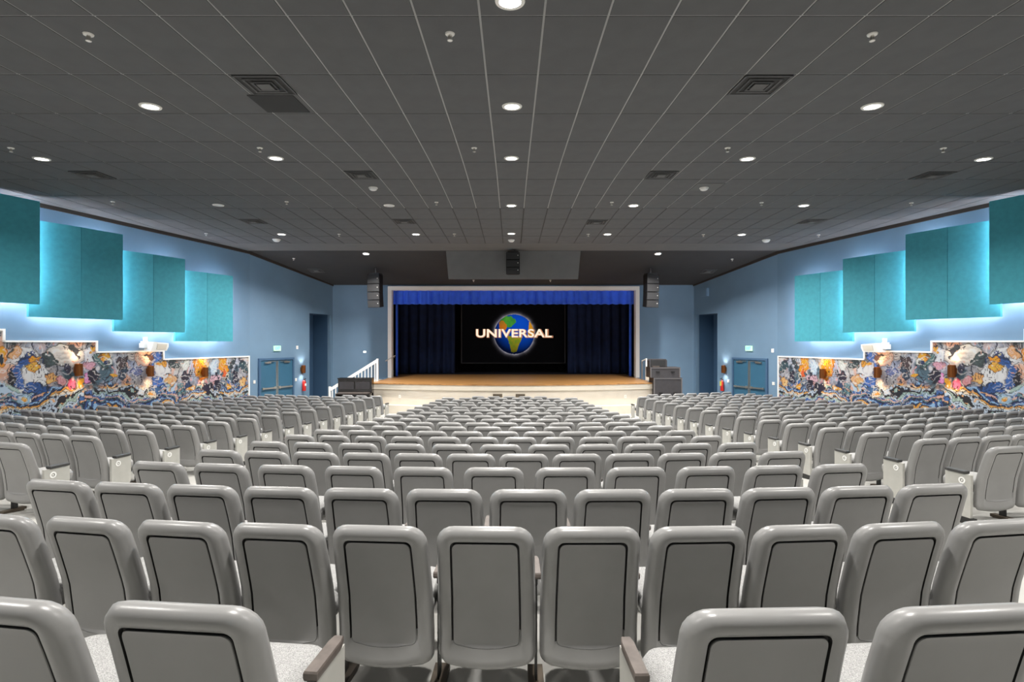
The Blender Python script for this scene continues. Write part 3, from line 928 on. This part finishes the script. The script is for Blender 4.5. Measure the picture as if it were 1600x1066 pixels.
LIT = [[(797, 1)], [(235, 166), (800, 166), (1363, 166)], [(65, 248), (431, 247), (799, 247), (1168, 248), (1537, 248.5)],
       [(799, 321), (990, 321), (1256, 321)], [(440, 366), (650, 366), (799, 365), (949, 366), (1159, 366.5)], [(572, 396.5), (1028, 396.5)]]
RN = ['nearest', 'second-nearest', 'third-nearest', 'fourth-nearest', 'fifth-nearest', 'farthest']
for r, row in enumerate(LIT):
    for k, (px, py) in enumerate(row):
        p, sl = ceil_frame(px, py)
        lab = 'lit round downlight, %s from left in the %s row of ceiling lights' % (ORD[k + 1], RN[r]) if len(row) > 1 else 'lit round downlight at the top edge, nearest of all ceiling lights'
        downlight(p, sl, lab, True, 'lit ceiling downlights', watts=DOWNLIGHT_W * (3.2 if r == 5 else 1))
# the same rows of lamps go on above and behind the camera
OVER = {4.75: (-8.6, 8.6), 1.6: (-8.6, -4.3, 0, 4.3, 8.6)}
for y, xr in OVER.items():
    for k, x in enumerate(xr):
        downlight(Vector((x, y, ceil_z(y))), .058, 'lit downlight overhead above the frame, %s from left in the %s row' % (ORD[k + 1], 'second' if y < 2 else 'first'), True, 'lamps over the rear rows')
for px, py, lab in ((341, 320.5, 'unlit white round downlight over the left seating block'), (608, 321, 'unlit white round downlight left of the centre line')):
    p, sl = ceil_frame(px, py); downlight(p, sl, lab, False, 'unlit ceiling downlights')

def dome(px, py, lab, r=.11):
    p, sl = ceil_frame(px, py)
    t = thing('ceiling_dome', lab, 'dome sensor', p, group='white ceiling domes', rot=(sl, 0, 0))
    mb = MB(); mb.lathe([(r, -.02), (r, 0)], 20); obj('base', mb, M['white'], t)
    mb = MB(); mb.lathe([(.001, -.02 - r * .55), (r * .5, -.02 - r * .46), (r * .8, -.02 - r * .28), (r * .9, -.02)], 20, caps=False); obj('dome', mb, M['unlit'], t, smooth=True)
dome(583, 293, 'white ceiling dome left of centre, nearest of the domes', .1)
dome(1100, 293, 'white ceiling dome on dark square tile right of centre', .1)
dome(432, 374, 'white ceiling dome below the lit lamp near left wall', .13)
dome(1197, 375, 'white ceiling dome beside the lit lamp near right wall', .13)
dome(799, 375, 'white ceiling dome on the centre line near the stage', .11)

def vent(px, py, lab, w=.56):
    p, sl = ceil_frame(px, py)
    t = thing('ceiling_vent', lab, 'air vent', p, group='square ceiling air vents', rot=(sl, 0, 0))
    mb = MB()
    mb.box((0, 0, -.006), (w, w, .008)); obj('black_throat', mb, M['griddark'], t)
    for k, s in enumerate((w / 2, w / 2 * .72, w / 2 * .46)):
        mb = MB(); wd = .02; z = -.012 - .006 * k
        for a in range(4):
            R = Matrix.Rotation(a * math.pi / 2, 3, 'Z')
            c = R @ Vector((0, s - wd / 2, z))
            mb.box(c, (2 * s, wd, .012), R=R @ Matrix.Rotation(-.5 if k else 0, 3, 'X'))
        obj('louvre_ring', mb, M['tile'], t)
    mb = MB(); mb.box((0, 0, -.028), (w * .3, w * .3, .01)); obj('centre_plate', mb, M['tilelight'], t)
for px, py, lab in ((415, 132, 'black square air vent, nearest on the left of centre'), (1186, 132, 'black square air vent, nearest on the right of centre'),
                    (145, 273, 'black square air vent near the left wall, second row'), (565, 273, 'black square air vent left of centre, second row'),
                    (1033, 273, 'black square air vent right of centre, second row'), (1457, 274, 'black square air vent near the right wall, second row'),
                    (396, 346, 'black square air vent over left block, third row'), (632, 346, 'black square air vent left of centre, third row'),
                    (932, 347, 'black square air vent right of centre, third row'), (1268, 346, 'black square air vent over right block, third row'),
                    (494, 422.5, 'black square air vent in the sloped ceiling, left'), (1107, 423.5, 'black square air vent in the sloped ceiling, right')):
    vent(px, py, lab)

def plain_tile(px, py, lab, m):
    p, sl = ceil_frame(px, py)
    mb = MB(); mb.box((0, 0, -.004), (.59, .6, .008))
    o = obj('access_panel', mb, m, ceiling, loc=p, rot=(sl, 0, 0)); o['label'] = lab
plain_tile(437, 162, 'plain dark square panel behind the nearest left air vent', M['tiledark'])
plain_tile(1104, 292, 'grey square tile around the right-hand ceiling dome', M['tilelight'])

SPR = [(138, 53, 'far left in nearest row'), (703, 52, 'left of centre in nearest row'), (1363, 53, 'far right in nearest row'),
       (17, 231, 'far left in second row'), (406, 231, 'second from left in second row'), (741, 231, 'centre in second row'), (1137, 231, 'second from right in second row'), (1474, 231.5, 'far right in second row'),
       (176, 315, 'far left in third row'), (448, 315, 'second from left in third row'), (682, 316, 'third from left in third row'), (956, 316, 'third from right in third row'), (1190, 316.5, 'second from right in third row'), (1424, 317, 'far right in third row'),
       (322, 365, 'far left in fourth row'), (530, 366, 'second from left in fourth row'), (710, 365.5, 'left of centre in fourth row'), (919, 366, 'right of centre in fourth row'), (1099, 366.5, 'second from right in fourth row'), (1279, 367, 'far right in fourth row'),
       (459, 404, 'left in the sloped ceiling'), (1144, 405, 'right in the sloped ceiling'), (740, 438, 'left beneath the grey bulkhead'), (860, 438, 'right beneath the grey bulkhead')]
for px, py, lab in SPR:
    p, sl = ceil_frame(px, py)
    t = thing('sprinkler', 'small white ceiling sprinkler, ' + lab, 'sprinkler', p, group='ceiling sprinklers', rot=(sl, 0, 0))
    big = py < 100
    mb = MB(); mb.lathe([(.045, -.012), (.05, 0)], 16); obj('escutcheon', mb, M['white'], t)
    mb = MB(); mb.lathe([(.014, -.06), (.014, -.01)], 8); mb.box((.018, 0, -.045), (.006, .01, .05)); mb.box((-.018, 0, -.045), (.006, .01, .05)); obj('body', mb, M['metal'], t)
    mb = MB(); mb.lathe([(.026, -.07), (.026, -.062)], 12); obj('deflector', mb, M['white'], t)

# grey bulkhead over the stage
x0, x1 = (697 - 800) / F * 20.6, (907 - 800) / F * 20.6
b0 = CZ + (HOR - 436) / F * 20.85
mb = MB()
mb.hexa([(x0 + .06, 20.85, b0), (x1 - .06, 20.85, b0), (x1 - .06, 21.0, b0), (x0 + .06, 21.0, b0), (x0, 20.53, CZ + 3.42), (x1, 20.53, CZ + 3.42), (x1, 21.0, CZ + 3.42), (x0, 21.0, CZ + 3.42)])
struct(obj('ceiling_bulkhead', mb, M['tilelight']), 'grey boxed bulkhead hanging over the stage front')

# ------------------------------------------------------------------ line array loudspeakers
def line_array(name, label, p, rz, w, d, hs, dz=0.0, tilt0=0.0, step=.045):
    t = thing(name, label, 'loudspeaker', p, rz, 'hanging line arrays')
    mb = MB(); mb.box((0, 0, .03), (w * .8, d * .8, .05)); obj('flying_frame', mb, M['steel'], t)
    mb = MB(); mb.tube((0, 0, .05), (0, 0, dz), .02); mb.box((0, 0, .12), (.05, .04, .12)); obj('hanger', mb, M['caselight'], t)
    z = 0.0; yoff = 0.0; til = tilt0
    for k, h in enumerate(hs):
        R = Matrix.Rotation(til, 3, 'X')
        c = Vector((0, yoff, z - h / 2))
        mb = MB()
        e = .03
        pts = []
        for zz in (-h / 2 + .004, h / 2 - .004):
            for x, y in ((-w / 2, -d / 2), (w / 2, -d / 2), (w / 2 * .8, d / 2), (-w / 2 * .8, d / 2)):
                pts.append(tuple(R @ Vector((x, y, zz)) + c))
        mb.hexa(pts)
        cab = obj('cabinet', mb, M['black'], t)
        mb = MB(); mb.box(R @ Vector((0, -d / 2 - .006, 0)) + c, (w * .94, .012, h * .86), R=R); obj('grille', mb, M['grille'], cab)
        mb = MB(); mb.box(R @ Vector((w * .36, -d / 2 - .016, .02)) + c, (.024, .01, .024), R=R); obj('badge', mb, M['white'], cab)
        z -= h * math.cos(til); yoff += h * math.sin(til) * 1.0
        til += step
yl = 22.55
for px, s in ((587, -1), (1016.5, 1)):
    x = (px - 800) / F * yl
    p = Vector((x, yl, CZ + (HOR - 429.5) / F * yl))
    line_array('line_array', 'black four-box loudspeaker array hanging %s of the stage opening' % ('left' if s < 0 else 'right'), p, -s * -.26, 0.54, .42, [.385, .325, .315, .305], dz=ceil_z(yl) - p.z)
p = Vector(((801.5 - 800) / F * 20.2, 20.28, CZ + (HOR - 395) / F * 20.2))
line_array('line_array', 'black three-box loudspeaker array in front of the grey bulkhead', p, 0, .5, .38, [.27, .27, .25], dz=ceil_z(20.28) - p.z, step=.02)

# ------------------------------------------------------------------ piano left of stage, stairs and railing
Y0 = 20.95
xa, xb = (528 - 800) / F * Y0, (581 - 800) / F * Y0
pw = xb - xa
t = thing('upright_piano', 'black upright piano on the floor beside the left stage end', 'piano', ((xa + xb) / 2, Y0, FLOOR0))
ph = CZ + (HOR - 591) / F * Y0 - FLOOR0
mb = MB(); mb.box((0, .16, ph * .5 + .03), (pw, .3, ph - .06)); body = obj('case', mb, M['piano'], t)
for s in (-1, 1):
    mb = MB(); mb.box((s * (pw / 2 - .03), -.05, ph * .3), (.06, .5, ph * .6)); obj('side_arm', mb, M['piano'], t)
    mb = MB(); mb.box((s * pw * .235, -.01, ph * .8), (pw * .42, .04, ph * .2)); obj('front_panel', mb, M['case'], t)
mb = MB(); mb.box((0, .15, ph - .015), (pw + .03, .36, .03)); obj('top_lid', mb, M['piano'], t)
mb = MB(); mb.box((0, -.1, ph * .60), (pw - .1, .34, .05)); obj('key_lid', mb, M['arm'], t)
mb = MB(); mb.box((0, -.02, ph * .28), (pw - .12, .04, ph * .46)); obj('lower_board', mb, M['piano'], t)
mb = MB()
for k in (-1, 0, 1): mb.box((k * .09, -.1, .08), (.04, .16, .02))
obj('pedals', mb, M['brass'], t)

# stairs up to the stage on the left, with railing
t = thing('stage_stairs', 'cream stairs with white balustrade climbing to the left stage end', 'stairs', (-5.62, 23.3, FLOOR0))
n = 7; hS = ZS - FLOOR0
for k in range(n):
    mb = MB(); h = hS * (k + 1) / (n + 0)
    mb.box((-(n - k - .5) * .27, 0, h / 2), (.27, 1.1, h)); obj('step', mb, M['creamlow'], t)
def rail(t, yy, sx):
    zt = CZ - .71 - FLOOR0
    mb = MB()
    a = Vector((0, yy, zt)); b = Vector((-n * .27 * sx, yy, zt - hS))
    dirv = (b - a)
    mb.hexa([(a.x, yy - .03, a.z - .14), (a.x, yy + .03, a.z - .14), (b.x, yy + .03, b.z - .14), (b.x, yy - .03, b.z - .14), (a.x, yy - .03, a.z), (a.x, yy + .03, a.z), (b.x, yy + .03, b.z), (b.x, yy - .03, b.z)])
    obj('handrail', mb, M['white'], t)
    for k in range(n * 2):
        u = (k + .5) / (n * 2)
        q = a + dirv * u
        zb = hS * (n - int(u * n)) / n
        mb = MB(); mb.box((q.x, yy, (q.z - .1 + zb) / 2), (.035, .035, q.z - .1 - zb)); obj('baluster', mb, M['white'], t)
    mb = MB(); mb.box((.04, yy, (zt + hS) / 2), (.08, .08, zt - hS + .06)); mb.box((b.x - .04, yy, (b.z + .03) / 2), (.08, .08, b.z + .06)); obj('newel_post', mb, M['white'], t)
rail(t, -.48, 1)
mb = MB(); mb.tube((-.1, 1.55, hS + .75), (.35, 1.55, hS + 1.0), .022); mb.tube((.28, 1.55, hS + .96), (.28, 1.69, hS + .9), .015); mb.tube((-.05, 1.55, hS + .78), (-.05, 1.69, hS + .74), .015)
obj('wall_handrail', mb, M['metal'], t)

# ------------------------------------------------------------------ stacked cases right of stage
Y0 = 21.6
def case(px0, px1, py0, py1, y, depth, label, kind):
    xa, xb = (px0 - 800) / F * y, (px1 - 800) / F * y
    z1, z0 = CZ + (HOR - py0) / F * y, CZ + (HOR - py1) / F * y
    t = thing(kind, label, 'equipment case', ((xa + xb) / 2, y, z0), 0)
    w, h = xb - xa, z1 - z0
    mb = MB(); mb.box((0, depth / 2, h / 2), (w, depth, h - .004)); obj('body', mb, M['case'], t)
    for s in (-1, 1):
        mb = MB(); mb.box((s * (w / 2 - .02), -.008, h / 2), (.04, .016, h - .02)); obj('corner_rail', mb, M['caselight'], t)
    mb = MB(); mb.box((0, -.006, h - .03), (w - .1, .012, .03)); obj('lid_rail', mb, M['caselight'], t)
    for s in (-1, 1):
        mb = MB(); mb.box((s * w * .25, -.012, h * .55), (.14, .02, .06)); obj('latch', mb, M['steel'], t)
    return t
zf = HOR - (FLOOR0 - CZ) * F / Y0
case(1021.5, 1066, 590.5, zf - 1.5, Y0, .75, 'largest charcoal equipment case at the bottom of the stack right of stage', 'equipment_case')
case(1016, 1063, 574, 590.5, Y0, .7, 'middle charcoal equipment case in the stack right of stage', 'equipment_case')
t = thing('stage_monitor', 'small dark wedge loudspeaker on top of the case stack right of stage', 'loudspeaker', ((1029 - 800) / F * Y0, Y0 + .05, CZ + (HOR - 574) / F * Y0))
w, h = 28 / F * Y0, 12.8 / F * Y0
mb = MB(); mb.prism([(-w / 2, 0), (w / 2, 0), (w / 2, h * .8), (w / 2 - .05, h), (-w / 2 + .05, h), (-w / 2, h * .8)], .35); obj('cabinet', mb, M['case'], t)
mb = MB(); mb.box((.0, -.01, h * .5), (w * .8, .02, h * .75)); obj('grille', mb, M['grille'], t)
mb = MB(); mb.box((-.1, -.03, .03), (w * .4, .03, .04)); obj('handle', mb, M['arm'], t)
# short railing at the right stage end
t = thing('stage_railing', 'short white railing at the right stage end beside the cases', 'railing', ((1008 - 800) / F * 23.2, 23.2, ZS))
mb = MB(); mb.box((.05, 0, .46), (.06, .06, .92)); obj('post', mb, M['white'], t)
mb = MB(); mb.box((-.06, .3, .4), (.05, .05, .8)); obj('post', mb, M['caselight'], t)
mb = MB(); mb.tube((.05, 0, .9), (-.06, .3, .8), .025); obj('handrail', mb, M['white'], t)
mb = MB(); mb.box((.12, -.02, .08), (.16, .16, .16)); obj('foot_block', mb, M['cream'], t)

# ------------------------------------------------------------------ auditorium chairs
def side_points(W, z0, z1, rt, rb, bulge):
    pts = [(.004, z0 - bulge), ((W - rb) * .5, z0 - bulge * .75)]
    for k in range(6):
        a = math.pi / 2 * k / 5
        pts.append((W - rb + rb * math.sin(a), z0 + rb - rb * math.cos(a)))
    for k in range(1, 9):
        pts.append((W, z0 + rb + (z1 - rt - z0 - rb) * k / 9))
    for k in range(6):
        a = math.pi / 2 * k / 5
        pts.append((W - rt + rt * math.cos(a), z1 - rt + rt * math.sin(a)))
    return pts
BH = CHAIR_H
ZB = 0.145
def bend(x, z):
    u = (BH - z) / (BH - ZB)
    y = np.interp(u, [0, .25, .5, .75, 1.0], [0.0, .055, .105, .128, .135])
    return y + .45 * x * x
def wscale(z):
    return float(np.interp(z, [ZB, .38, .62, BH], [1.0, 1.0, .98, .95]))
def back_ring(W, inset, depth, btm=0.0):
    rt = max(.02, .088 - inset * .8) if inset < .06 else .03; rb = max(.02, .06 - inset * .5)
    P = side_points(W - inset, ZB + inset + btm, BH - inset, rt, rb, .014)
    full = [(x, z) for x, z in P] + [(-x, z) for x, z in reversed(P)]
    out = []
    for x, z in full:
        xs_ = x * wscale(z)
        out.append((xs_, bend(xs_, z) + depth, z))
    return out
def build_back(W):
    rings = [(0.0, .012, 0, 0), (.012, -.016, 0, 0), (.034, -.030, 0, 0), (.058, -.026, 0, 0), (.068, -.022, 0, 0), (.070, -.008, 0, 1), (.0755, -.008, 0, 1), (.0765, -.019, 0, 0)]
    mb = MB()
    np_ = len(back_ring(W, 0, 0))
    def add_ring(inset, depth, fade=False):
        r = back_ring(W, inset, depth, .035 if inset > .065 else 0)
        if fade:
            q = []
            for x, y, z in r:
                k = float(np.interp(z, [.26, .34], [1, 0]))
                q.append((x, y - k * .0135 if depth > -.012 else y, z))
            r = q
        b = len(mb.v); mb.v += r; return b
    bs = [add_ring(i, d, g == 1) for i, d, _, g in rings]
    for k in range(len(bs) - 1):
        g = rings[k][3] or rings[k + 1][3]
        for i in range(np_):
            j = (i + 1) % np_
            z = mb.v[bs[k] + i][2]
            mb.f.append((bs[k] + i, bs[k] + j, bs[k + 1] + j, bs[k + 1] + i)); mb.m.append(1 if (g and z > .285) else 0)
    # front: two rings and a fill
    fr = [add_ring(.012, .042), add_ring(.035, .058)]
    seq = [bs[0]] + fr
    for k in range(2):
        for i in range(np_):
            j = (i + 1) % np_
            mb.f.append((seq[k] + j, seq[k] + i, seq[k + 1] + i, seq[k + 1] + j)); mb.m.append(0 if k == 0 else 2)
    h = np_ // 2
    for i in range(h - 1):
        mb.f.append((fr[1] + i + 1, fr[1] + i, fr[1] + np_ - 1 - i, fr[1] + np_ - 2 - i)); mb.m.append(2)
    shell = mb.mesh('back_shell', [M['shell'], M['gasket'], M['boucle']], True, 50)
    pm = MB()
    r0 = back_ring(W, .0760, -.016, .035); r1 = back_ring(W, .0785, -.0212, .035)
    pm.v += r0 + r1
    for i in range(np_):
        j = (i + 1) % np_
        pm.f.append((i, j, np_ + j, np_ + i)); pm.m.append(0)
    for i in range(h - 1):
        a, b, c, d = np_ + i, np_ + i + 1, np_ + np_ - 2 - i, np_ + np_ - 1 - i
        pm.f.append((a, b, c, d)); pm.m.append(0)
    panel = pm.mesh('back_panel', [M['panel']], True, 40)
    return shell, panel
def build_seat(W):
    mb = MB()
    prof = [(.05, .315, 0), (.01, .335, 0), (0, .375, 0), (.0, .41, 1), (.02, .44, 1), (.06, .455, 1)]
    n = 0
    rings = []
    for ins, z, m_ in prof:
        b = len(mb.v); pts = []
        w, y0, y1, r = W - ins, .13 + ins, .58 - ins, max(.02, .09 - ins)
        for cx, cy, a0 in ((w - r, y1 - r, 0), (-w + r, y1 - r, 90), (-w + r, y0 + r * .4, 180), (w - r, y0 + r * .4, 270)):
            for k in range(5):
                a = math.radians(a0 + 22.5 * k)
                pts.append((cx + r * math.cos(a), cy + (r if a0 < 180 else r * .4) * math.sin(a), z))
        mb.v += pts; rings.append(b); n = len(pts)
    for k in range(len(rings) - 1):
        for i in range(n):
            j = (i + 1) % n
            mb.f.append((rings[k] + i, rings[k] + j, rings[k + 1] + j, rings[k + 1] + i)); mb.m.append(prof[k][2])
    mb.f.append(tuple(rings[0] + i for i in reversed(range(n)))); mb.m.append(0)
    mb.f.append(tuple(rings[-1] + i for i in range(n))); mb.m.append(1)
    return mb.mesh('seat', [M['shell'], M['boucle']], True, 60)
VAR = {}
for nm, W in (('wide', .249), ('narrow', .229)):
    s_, p_ = build_back(W)
    VAR[nm] = (s_, p_, build_seat(W - .018))
def arm_mesh(name, m, w=.046):
    mb = MB()
    pts = []
    for x, y in ((-w / 2, .215), (w / 2, .215), (w / 2, .40), (w / 2 * .7, .435), (-w / 2 * .7, .435), (-w / 2, .40)):
        pts.append((x, y))
    for z, k in ((.520, .9), (.530, 1), (.545, 1), (.551, .9)):
        for x, y in pts: mb.v.append((x * k, y + (.0 if k == 1 else (.004 if y < .25 else -.004)), z))
    for j in range(3):
        for i in range(6):
            i2 = (i + 1) % 6
            mb.f.append((j * 6 + i, j * 6 + i2, j * 6 + 6 + i2, j * 6 + 6 + i)); mb.m.append(0)
    mb.f.append(tuple(range(5, -1, -1))); mb.m.append(0); mb.f.append(tuple(18 + i for i in range(6))); mb.m.append(0)
    return mb.mesh(name, [m])
ARM = arm_mesh('armrest', M['arm'])
ARME = arm_mesh('armrest', M['armdark'], .07)
mb = MB()
mb.box((0, .275, .26), (.012, .05, .52), 0); mb.box((0, .238, .24), (.009, .016, .48), 0); mb.box((0, .28, .40), (.012, .09, .08), 0); mb.box((0, .30, .505), (.014, .14, .03), 0)
mb.box((0, .25, .012), (.075, .24, .03), 1); mb.box((0, .3, -.03), (.06, .1, .06), 1)
STD = mb.mesh('leg_standard', [M['steel'], M['foot']])
def end_panel(side):
    mb = MB()
    poly = [(.165, .06), (.16, .52), (.435, .52), (.435, .20), (.37, .06)]
    n = len(poly)
    x0, x1 = (-.012, .02) if side > 0 else (.012, -.02)
    for x in (x0, x1):
        for y, z in poly: mb.v.append((x, y, z))
    a = tuple(range(n)); b = tuple(range(n, 2 * n))
    mb.f += [a if side < 0 else a[::-1], b[::-1] if side < 0 else b]; mb.m += [0, 0]
    for i in range(n):
        j = (i + 1) % n
        f = (i, j, n + j, n + i)
        mb.f.append(f if side > 0 else f[::-1]); mb.m.append(0)
    mb.box((0, .28, .035), (.05, .3, .07), 1)
    me = mb.mesh('end_panel', [M['endpanel'], M['steel']])
    bd = MB()
    R = Matrix.Rotation(math.pi / 2 * side, 3, 'Y')
    bd.lathe([(.020, 0), (.036, 0), (.036, .006), (.020, .006)], 16, at=(x1, 0.25, .45), R=R, caps=False)
    bd.lathe([(.009, 0), (.009, .005)], 8, at=(x1, 0.25, .45), R=R)
    return me, bd.mesh('row_badge', [M['badge']])
EP = {1: end_panel(1), -1: end_panel(-1)}

CHAIRS = []    # x, y, yaw, pitch, end(-1,0,1,2), label
R_ROW, A_ROW = 19.5, 0.3
def row_shift(x): return ((x - A_ROW) ** 2 - A_ROW ** 2) / (2 * R_ROW)
def yaw_at(x): return math.asin(max(-.9, min(.9, (x - A_ROW) / R_ROW)))

def center_row(idx, y0, xl, xr, n):
    xs_ = np.linspace(xl, xr, n)
    pitch = (xr - xl) / (n - 1)
    for k, x in enumerate(xs_):
        e = -1 if k == 0 else (1 if k == n - 1 else 0)
        CHAIRS.append(dict(x=x, y=y0 + row_shift(x), yaw=yaw_at(x), pitch=pitch, end=e, lead=(k == 0), tail=(k == n - 1),
                           label='%s grey chair from the left in the %s row of the centre block' % (ORD[k + 1], ('%s-nearest' % ORD[idx]) if idx > 1 else 'nearest'), group='chairs of the centre block'))
# nearest row, with a gap of two places
def px_x(px, d): return (px - 800) / F * d
r1 = [(px_x(262, 1.52) - .575, 0), (px_x(262, 1.52), 1), (px_x(1208, 1.5), -1), (px_x(1208, 1.5) + .575, 0)]
for k, (x, e) in enumerate(r1):
    CHAIRS.append(dict(x=x, y=1.49 + row_shift(x), yaw=yaw_at(x) * 1.6, pitch=.575, end=e * 10, lead=(k in (0, 2)), tail=(k in (1, 3)),
                       label=['grey chair cut off at the bottom left corner, nearest row', 'large grey chair in the nearest row, left of the gap', 'large grey chair in the nearest row, right of the gap', 'grey chair cut off at the bottom right corner, nearest row'][k], group='chairs of the centre block'))
# second row: measured columns
xs2 = [px_x(p, 2.42 + .05 * abs(p - 800) / 800) for p in (-76, 92, 258, 421, 586.5, 756.5, 927, 1096, 1261, 1425, 1590)]
for k, x in enumerate(xs2):
    CHAIRS.append(dict(x=x, y=2.42 + row_shift(x) * 1.1, yaw=yaw_at(x) * 1.5, pitch=.482, end=0, lead=(k == 0), tail=(k == len(xs2) - 1), wide=False,
                       label='%s grey chair from the left in the second-nearest row of the centre block' % ORD[k + 1], group='chairs of the centre block'))
CR = [(3, 3.335, 72, 1472, 12), (4, 4.29, 237, 1321, 11), (5, 5.24, 335, 1229, 12), (6, 6.19, 414, 1157, 11), (7, 7.15, 464, 1107, 12), (8, 8.10, 510, 1066, 11),
      (9, 9.05, 547, 1034, 10), (10, 10.0, 572, 1009.6, 11), (11, 10.96, 597, 986, 10), (12, 11.91, 614, 971, 11), (13, 12.87, 633, 954, 10), (14, 13.82, 648, 939, 9),
      (15, 14.77, 659, 929, 10), (16, 15.72, 671, 918, 9), (17, 16.68, 680, 910, 10), (18, 17.63, 690, 902, 9), (19, 18.58, 700, 893, 8), (20, 19.45, 747, 845, 5)]
for idx, y0, pl, pr, n in CR:
    xl = px_x(pl, y0); xl = px_x(pl, y0 + row_shift(xl)); xr = px_x(pr, y0); xr = px_x(pr, y0 + row_shift(xr))
    center_row(idx, y0, xl, xr, n)

def limit_x(y):
    return (wall_x(y) if y < YC else splay_x(min(y, YP))) - .62
def side_rows(side):
    nm = 'left' if side < 0 else 'right'
    for i in range(16):
        if side < 0:
            ya = 6.0 + .971 * i; xa = -5.51 + .64 * (i / 14)
        else:
            ya = 5.64 + .961 * i; xa = 5.12 - .52 * (i / 14)
        pitch = (.56, .535, .575, .55)[i % 4]
        y0 = ya - row_shift(xa)
        x = xa; k = 0
        skip = 0
        if i == 15: x += side * .62; skip = 1
        row = []
        while True:
            y = y0 + row_shift(x)
            if abs(x - AX) > limit_x(y + .5) or (y > 20.1 and abs(x) < 7.2 and side < 0) : break
            if i == 15 and side > 0 and abs(x) < 0: break
            if abs(x / y) * F > 875: break
            row.append((x, y))
            x += side * pitch * math.cos(yaw_at(x))
        for k, (x, y) in enumerate(row):
            last = k == len(row) - 1
            CHAIRS.append(dict(x=x, y=y, yaw=yaw_at(x) * .8, pitch=pitch, end=(-side if (k == 0) else 0), lead=(k == 0 if side > 0 else last), tail=(last if side > 0 else k == 0),
                               label='%s grey chair from the aisle in the %s row of the %s block' % (ORD[k + 1], 'nearest' if i == 0 else ORD[i + 1] + '-nearest', nm), group='chairs of the %s block' % nm))
side_rows(-1); side_rows(1)
CHAIRS.sort(key=lambda c: math.hypot(c['x'], c['y']) )
print('chairs', len(CHAIRS))

def chair_parts(c):
    """(name, mesh, local matrix) of the parts of one chair"""
    wide = c.get('wide', c['pitch'] >= .512)
    sh, pn, st = VAR['wide' if wide else 'narrow']
    hp = c['pitch'] / 2
    out = [('back_shell', sh, (0, 0, 0)), ('back_panel', pn, (0, 0, 0)), ('seat', st, (0, 0, 0))]
    e = c['end']
    left_end = e in (-1, -10); right_end = e in (1, 10)
    sides = [-1] + ([1] if c['tail'] else [])
    for s in sides:
        is_end = (s < 0 and left_end) or (s > 0 and right_end)
        if is_end:
            me, bd = EP[s]
            out += [('end_panel', me, (s * (hp + .015), 0, 0)), ('row_badge', bd, (s * (hp + .015), 0, 0)), ('armrest', ARM if abs(e) == 10 else ARME, (s * (hp + .015), 0, 0))]
        else:
            out += [('leg_standard', STD, (s * hp, 0, 0)), ('armrest', ARM, (s * hp, 0, 0))]
    return out

rest_v, rest_f, rest_m = [], [], []
REST_MATS = []
def rest_mat(m):
    if m not in REST_MATS: REST_MATS.append(m)
    return REST_MATS.index(m)
geo = {}
def geom(me):
    if me.name not in geo:
        co = np.empty(len(me.vertices) * 3); me.vertices.foreach_get('co', co)
        geo[me.name] = (co.reshape(-1, 3), [tuple(p.vertices) for p in me.polygons], [rest_mat(me.materials[p.material_index]) for p in me.polygons])
    return geo[me.name]
nv_tot = 0
for n, c in enumerate(CHAIRS):
    x, y = c['x'], c['y']
    z = floor_z(x, y + .2)
    yaw = -c['yaw'] * -1      # rows curve towards the stage
    rz = c['yaw']
    if n < 300:
        t = thing('auditorium_chair', c['label'], 'chair', (x, y, z), rz, c['group'])
        for name, me, loc in chair_parts(c):
            if name == 'row_badge':
                link(name, me, ep, None)
                continue
            o = link(name, me, t, loc)
            if name == 'end_panel': ep = o
    else:
        Rm = np.array(Matrix.Rotation(rz, 3, 'Z'))
        for name, me, loc in chair_parts(c):
            co, fs, ms = geom(me)
            p = (co + np.array(loc)) @ Rm.T + np.array([x, y, z])
            rest_v.append(p)
            rest_f += [tuple(i + nv_tot for i in f) for f in fs]
            rest_m += ms
            nv_tot += len(p)
if rest_v:
    me = bpy.data.meshes.new('distant_chairs')
    me.from_pydata(np.concatenate(rest_v).tolist(), [], rest_f)
    for m in REST_MATS: me.materials.append(m)
    me.polygons.foreach_set('material_index', rest_m)
    me.polygons.foreach_set('use_smooth', [True] * len(me.polygons))
    me.set_sharp_from_angle(angle=math.radians(45))
    o = link('distant_chairs', me)
    tag(o, 'grey chairs in the far rows nearest the stage', 'chairs')
    o['kind'] = 'stuff'
